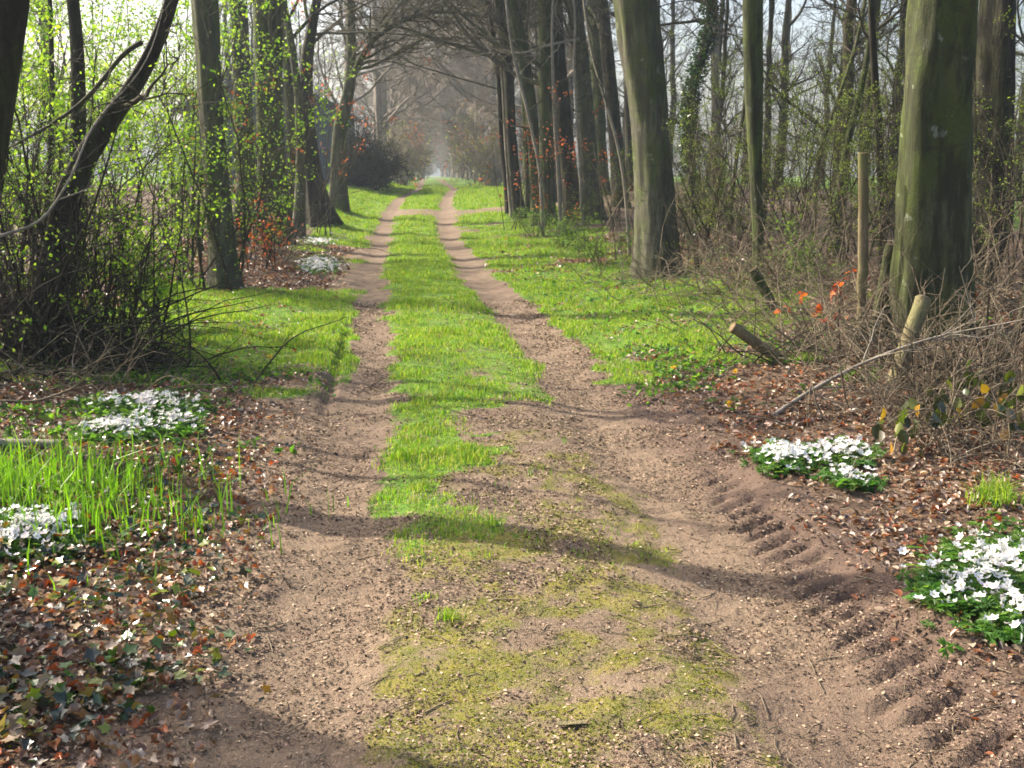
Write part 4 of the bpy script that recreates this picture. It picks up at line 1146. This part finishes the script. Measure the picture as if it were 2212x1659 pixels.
# ------------------------------------------------------------------ wood anemones
def petals():
    V, T = [], []
    for i in range(6):
        a = i * math.pi / 3
        c, s = math.cos(a), math.sin(a)
        for r_, w_, z_ in ((.06, .0, 0), (.30, .17, .10), (.30, -.17, .10), (.52, .0, .20)):
            V.append((c * r_ - s * w_, s * r_ + c * w_, z_))
        T += [(4 * i, 4 * i + 1, 4 * i + 3), (4 * i, 4 * i + 3, 4 * i + 2)]
    return np.array(V), np.array(T)
PV, PT = petals()
def leaf3():
    V, T = [], []
    for i in range(3):
        for j in (-.45, 0, .45):
            a = i * 2.094 + j; b = len(V)
            c, s = math.cos(a), math.sin(a)
            for r_, w_, z_ in ((.0, .0, 0), (.30, .09, .05), (.30, -.09, .05), (.55, .0, -.02)):
                V.append((c * r_ - s * w_, s * r_ + c * w_, z_))
            T += [(b, b + 1, b + 3), (b, b + 3, b + 2)]
    return np.array(V), np.array(T)
AV_, AT_ = leaf3()
def anemones(label, px, nf, nl, fsz=.042):
    """px: list of (u, v, spread_x px, spread_y px, weight)"""
    us, vs, ws = [], [], []
    w = np.array([p[4] for p in px], float); w /= w.sum()
    def pts(n, k=1.0):
        i = rng.choice(len(px), n, p=w); q = np.array(px)[i]
        th = rng.uniform(0, 6.283, n); r = np.abs(rng.normal(0, .55, n)) ** .8 * k
        u = q[:, 0] + q[:, 2] * r * np.cos(th); v = q[:, 1] + q[:, 3] * r * np.sin(th)
        d = _f[None] * F + _r[None] * (u - CX)[:, None] - _u[None] * (v - CY)[:, None]
        t = CAMZ / -d[:, 2]
        for _ in range(4):
            P = EYE + d * t[:, None]; t = (CAMZ - height(P[:, 0], P[:, 1], False) - .06) / -d[:, 2]
        P = EYE + d * t[:, None]
        return P[:, 0], P[:, 1]
    x, y = pts(nf); hh = rng.uniform(.025, .095, nf)
    P = surf(x, y, 0); P[:, 2] += hh
    M = rots(nf, .75)
    V1, F1 = stamp(PV, PT, P, M, fsz * rng.uniform(.6, 1.3, nf))
    xl, yl = pts(nl, 1.12)
    Q = surf(xl, yl, 0); Q[:, 2] += rng.uniform(.005, .05, nl)
    V2, F2 = stamp(AV_, AT_, Q, rots(nl, .5), rng.uniform(.05, .085, nl))
    S = np.stack([surf(x, y, 0), P - [0, 0, .002]], 1)
    V3, F3q = tubes(S, np.full((nf, 2), .0014), 3)
    F3 = np.concatenate([F3q[:, [0, 1, 2]], F3q[:, [0, 2, 3]]])
    YC = np.array([[.06, 0, .03], [-.03, .052, .03], [-.03, -.052, .03], [0, 0, .10]]) * 1.3
    V4, F4 = stamp(YC, np.array([[0, 1, 3], [1, 2, 3], [2, 0, 3]]), P, M, np.full(nf, fsz))
    V, Fq = join([(V1, F1), (V2, F2), (V3, F3), (V4, F4)])
    col = np.concatenate([np.repeat(pick([(.74, .74, .74), (.70, .63, .67), (.62, .62, .62)], nf, .06, [.7, .1, .2]), len(PV), 0),
                          np.repeat(pick([(.05, .14, .025), (.08, .19, .03), (.12, .22, .04)], nl), len(AV_), 0),
                          np.full((len(V3), 3), (.12, .14, .04)), np.full((len(V4), 3), (.65, .55, .08))])
    mi = np.concatenate([np.zeros(len(F1)), np.ones(len(F2) + len(F3)), np.zeros(len(F4))])
    o = mk("anemone_patch", V, Fq, [M_PETAL, M_LEAF], col=np.clip(col, 0, 1), matidx=mi, smooth=False)
    return tag(o, label, "flowers", kind="stuff")
anemones("wide patch of white anemones under the left thicket", [(320, 865, 120, 22, 3), (260, 915, 90, 18, 2.4), (380, 905, 60, 26, 1.2)], 620, 1700, .036)
anemones("white anemones at the left edge before the tall grass", [(70, 1140, 110, 40, 3), (-40, 1160, 80, 50, 1)], 340, 900, .038)
anemones("far patch of white anemones on the left verge by the track", [(690, 520, 40, 8, 1), (690, 568, 45, 18, 2)], 520, 1500, .06)
anemones("white anemones on the right bank below the dead branch", [(1700, 990, 80, 26, 2), (1820, 970, 70, 26, 2), (1835, 1030, 55, 20, 1), (1690, 1010, 60, 20, .7)], 430, 1200, .037)
anemones("large near patch of white anemones at the right picture edge", [(2150, 1220, 110, 80, 4), (2100, 1290, 110, 70, 1.2), (2190, 1330, 60, 60, 1), (2010, 1260, 40, 60, .25)], 400, 1900, .037)
anemones("tiny white anemones at the lane side of the right cluster", [(1125, 487, 20, 6, 1)], 30, 100, .05)

# dandelions
def dandelion(u, v, lab, s=.022):
    c = hit(u, v + 14)
    h = 14 * mpp(c) + .01
    root = empty("dandelion", tuple(c), lab, "dandelion", "dandelions")
    n = 36
    M = rots(n, .8)
    T = np.array([[-.08, 0, 0], [.08, 0, 0], [.06, 1, .25], [-.06, 1, .25]])
    V, Fq = stamp(T, np.array([[0, 1, 2, 3]]), np.tile([0, 0, h], (n, 1)), M, np.full(n, s))
    mk("flower", V, Fq, M_PETAL, root, col=np.repeat(pick([(.80, .55, .02), (.75, .42, .01)], n, .1), 4, 0))
    V, Fq = tubes(np.array([[[0, 0, 0], [.003, 0, h * .5], [0, 0, h]]]), np.full((1, 3), .002), 5)
    mk("stem", V, Fq, M_TWIG, root)
    n = 7
    V, Fq = stamp(LEAF2 * [.5, 1, .6] + [0, .5, 0], LEAF2_T, np.zeros((n, 3)) + [0, 0, .01], rots(n, .25), np.full(n, .07))
    mk("leaves", V, Fq, M_LEAF, root, col=np.repeat(pick([(.08, .18, .03)], n), 7, 0))
for u, v, lab in [(1573, 880, "yellow dandelion lowest on the leaf litter right of the track"), (1588, 808, "yellow dandelion just above the lowest one, by bright weeds"),
                  (1455, 800, "yellow dandelion at the near end of the right grass verge"), (1092, 518, "distant yellow dandelion on the right verge"),
                  (583, 773, "yellow orange dandelion at the left grass patch's near edge")]:
    dandelion(u, v, lab, .026 if v > 600 else .05)

# flat pale wood chip in the lane
c = hit(1235, 1575)
V, Fs = prism(-.042, .042, -.010, .010, 0, .003)
o = poly(V, Fs, "wood_chip", M_POST, None); o.location = (c[0], c[1], c[2] + .006); o.rotation_euler = (0.02, .03, .1)
tag(o, "flat pale wood chip on the near mossy strip", "wood chip")

# ------------------------------------------------------------------ haze
mH, nH, oH = newmat("air_haze")
vol = N(nH, "ShaderNodeVolumePrincipled")
vol.inputs["Color"].default_value = (.74, .87, 1, 1); vol.inputs["Density"].default_value = .0009; vol.inputs["Anisotropy"].default_value = .3
nH.links.new(vol.outputs[0], oH.inputs["Volume"])
mH.volume_intersection_method = 'FAST' if hasattr(mH, 'volume_intersection_method') and False else getattr(mH, 'volume_intersection_method', 'FAST')
V, Fs = prism(-700, 700, -30, 700, -1.6, 22)
USE_HAZE = True
if USE_HAZE:
    hz = poly(V, Fs, "haze", mH, None)
    tag(hz, "thin spring haze filling the lane", "haze", kind="stuff")
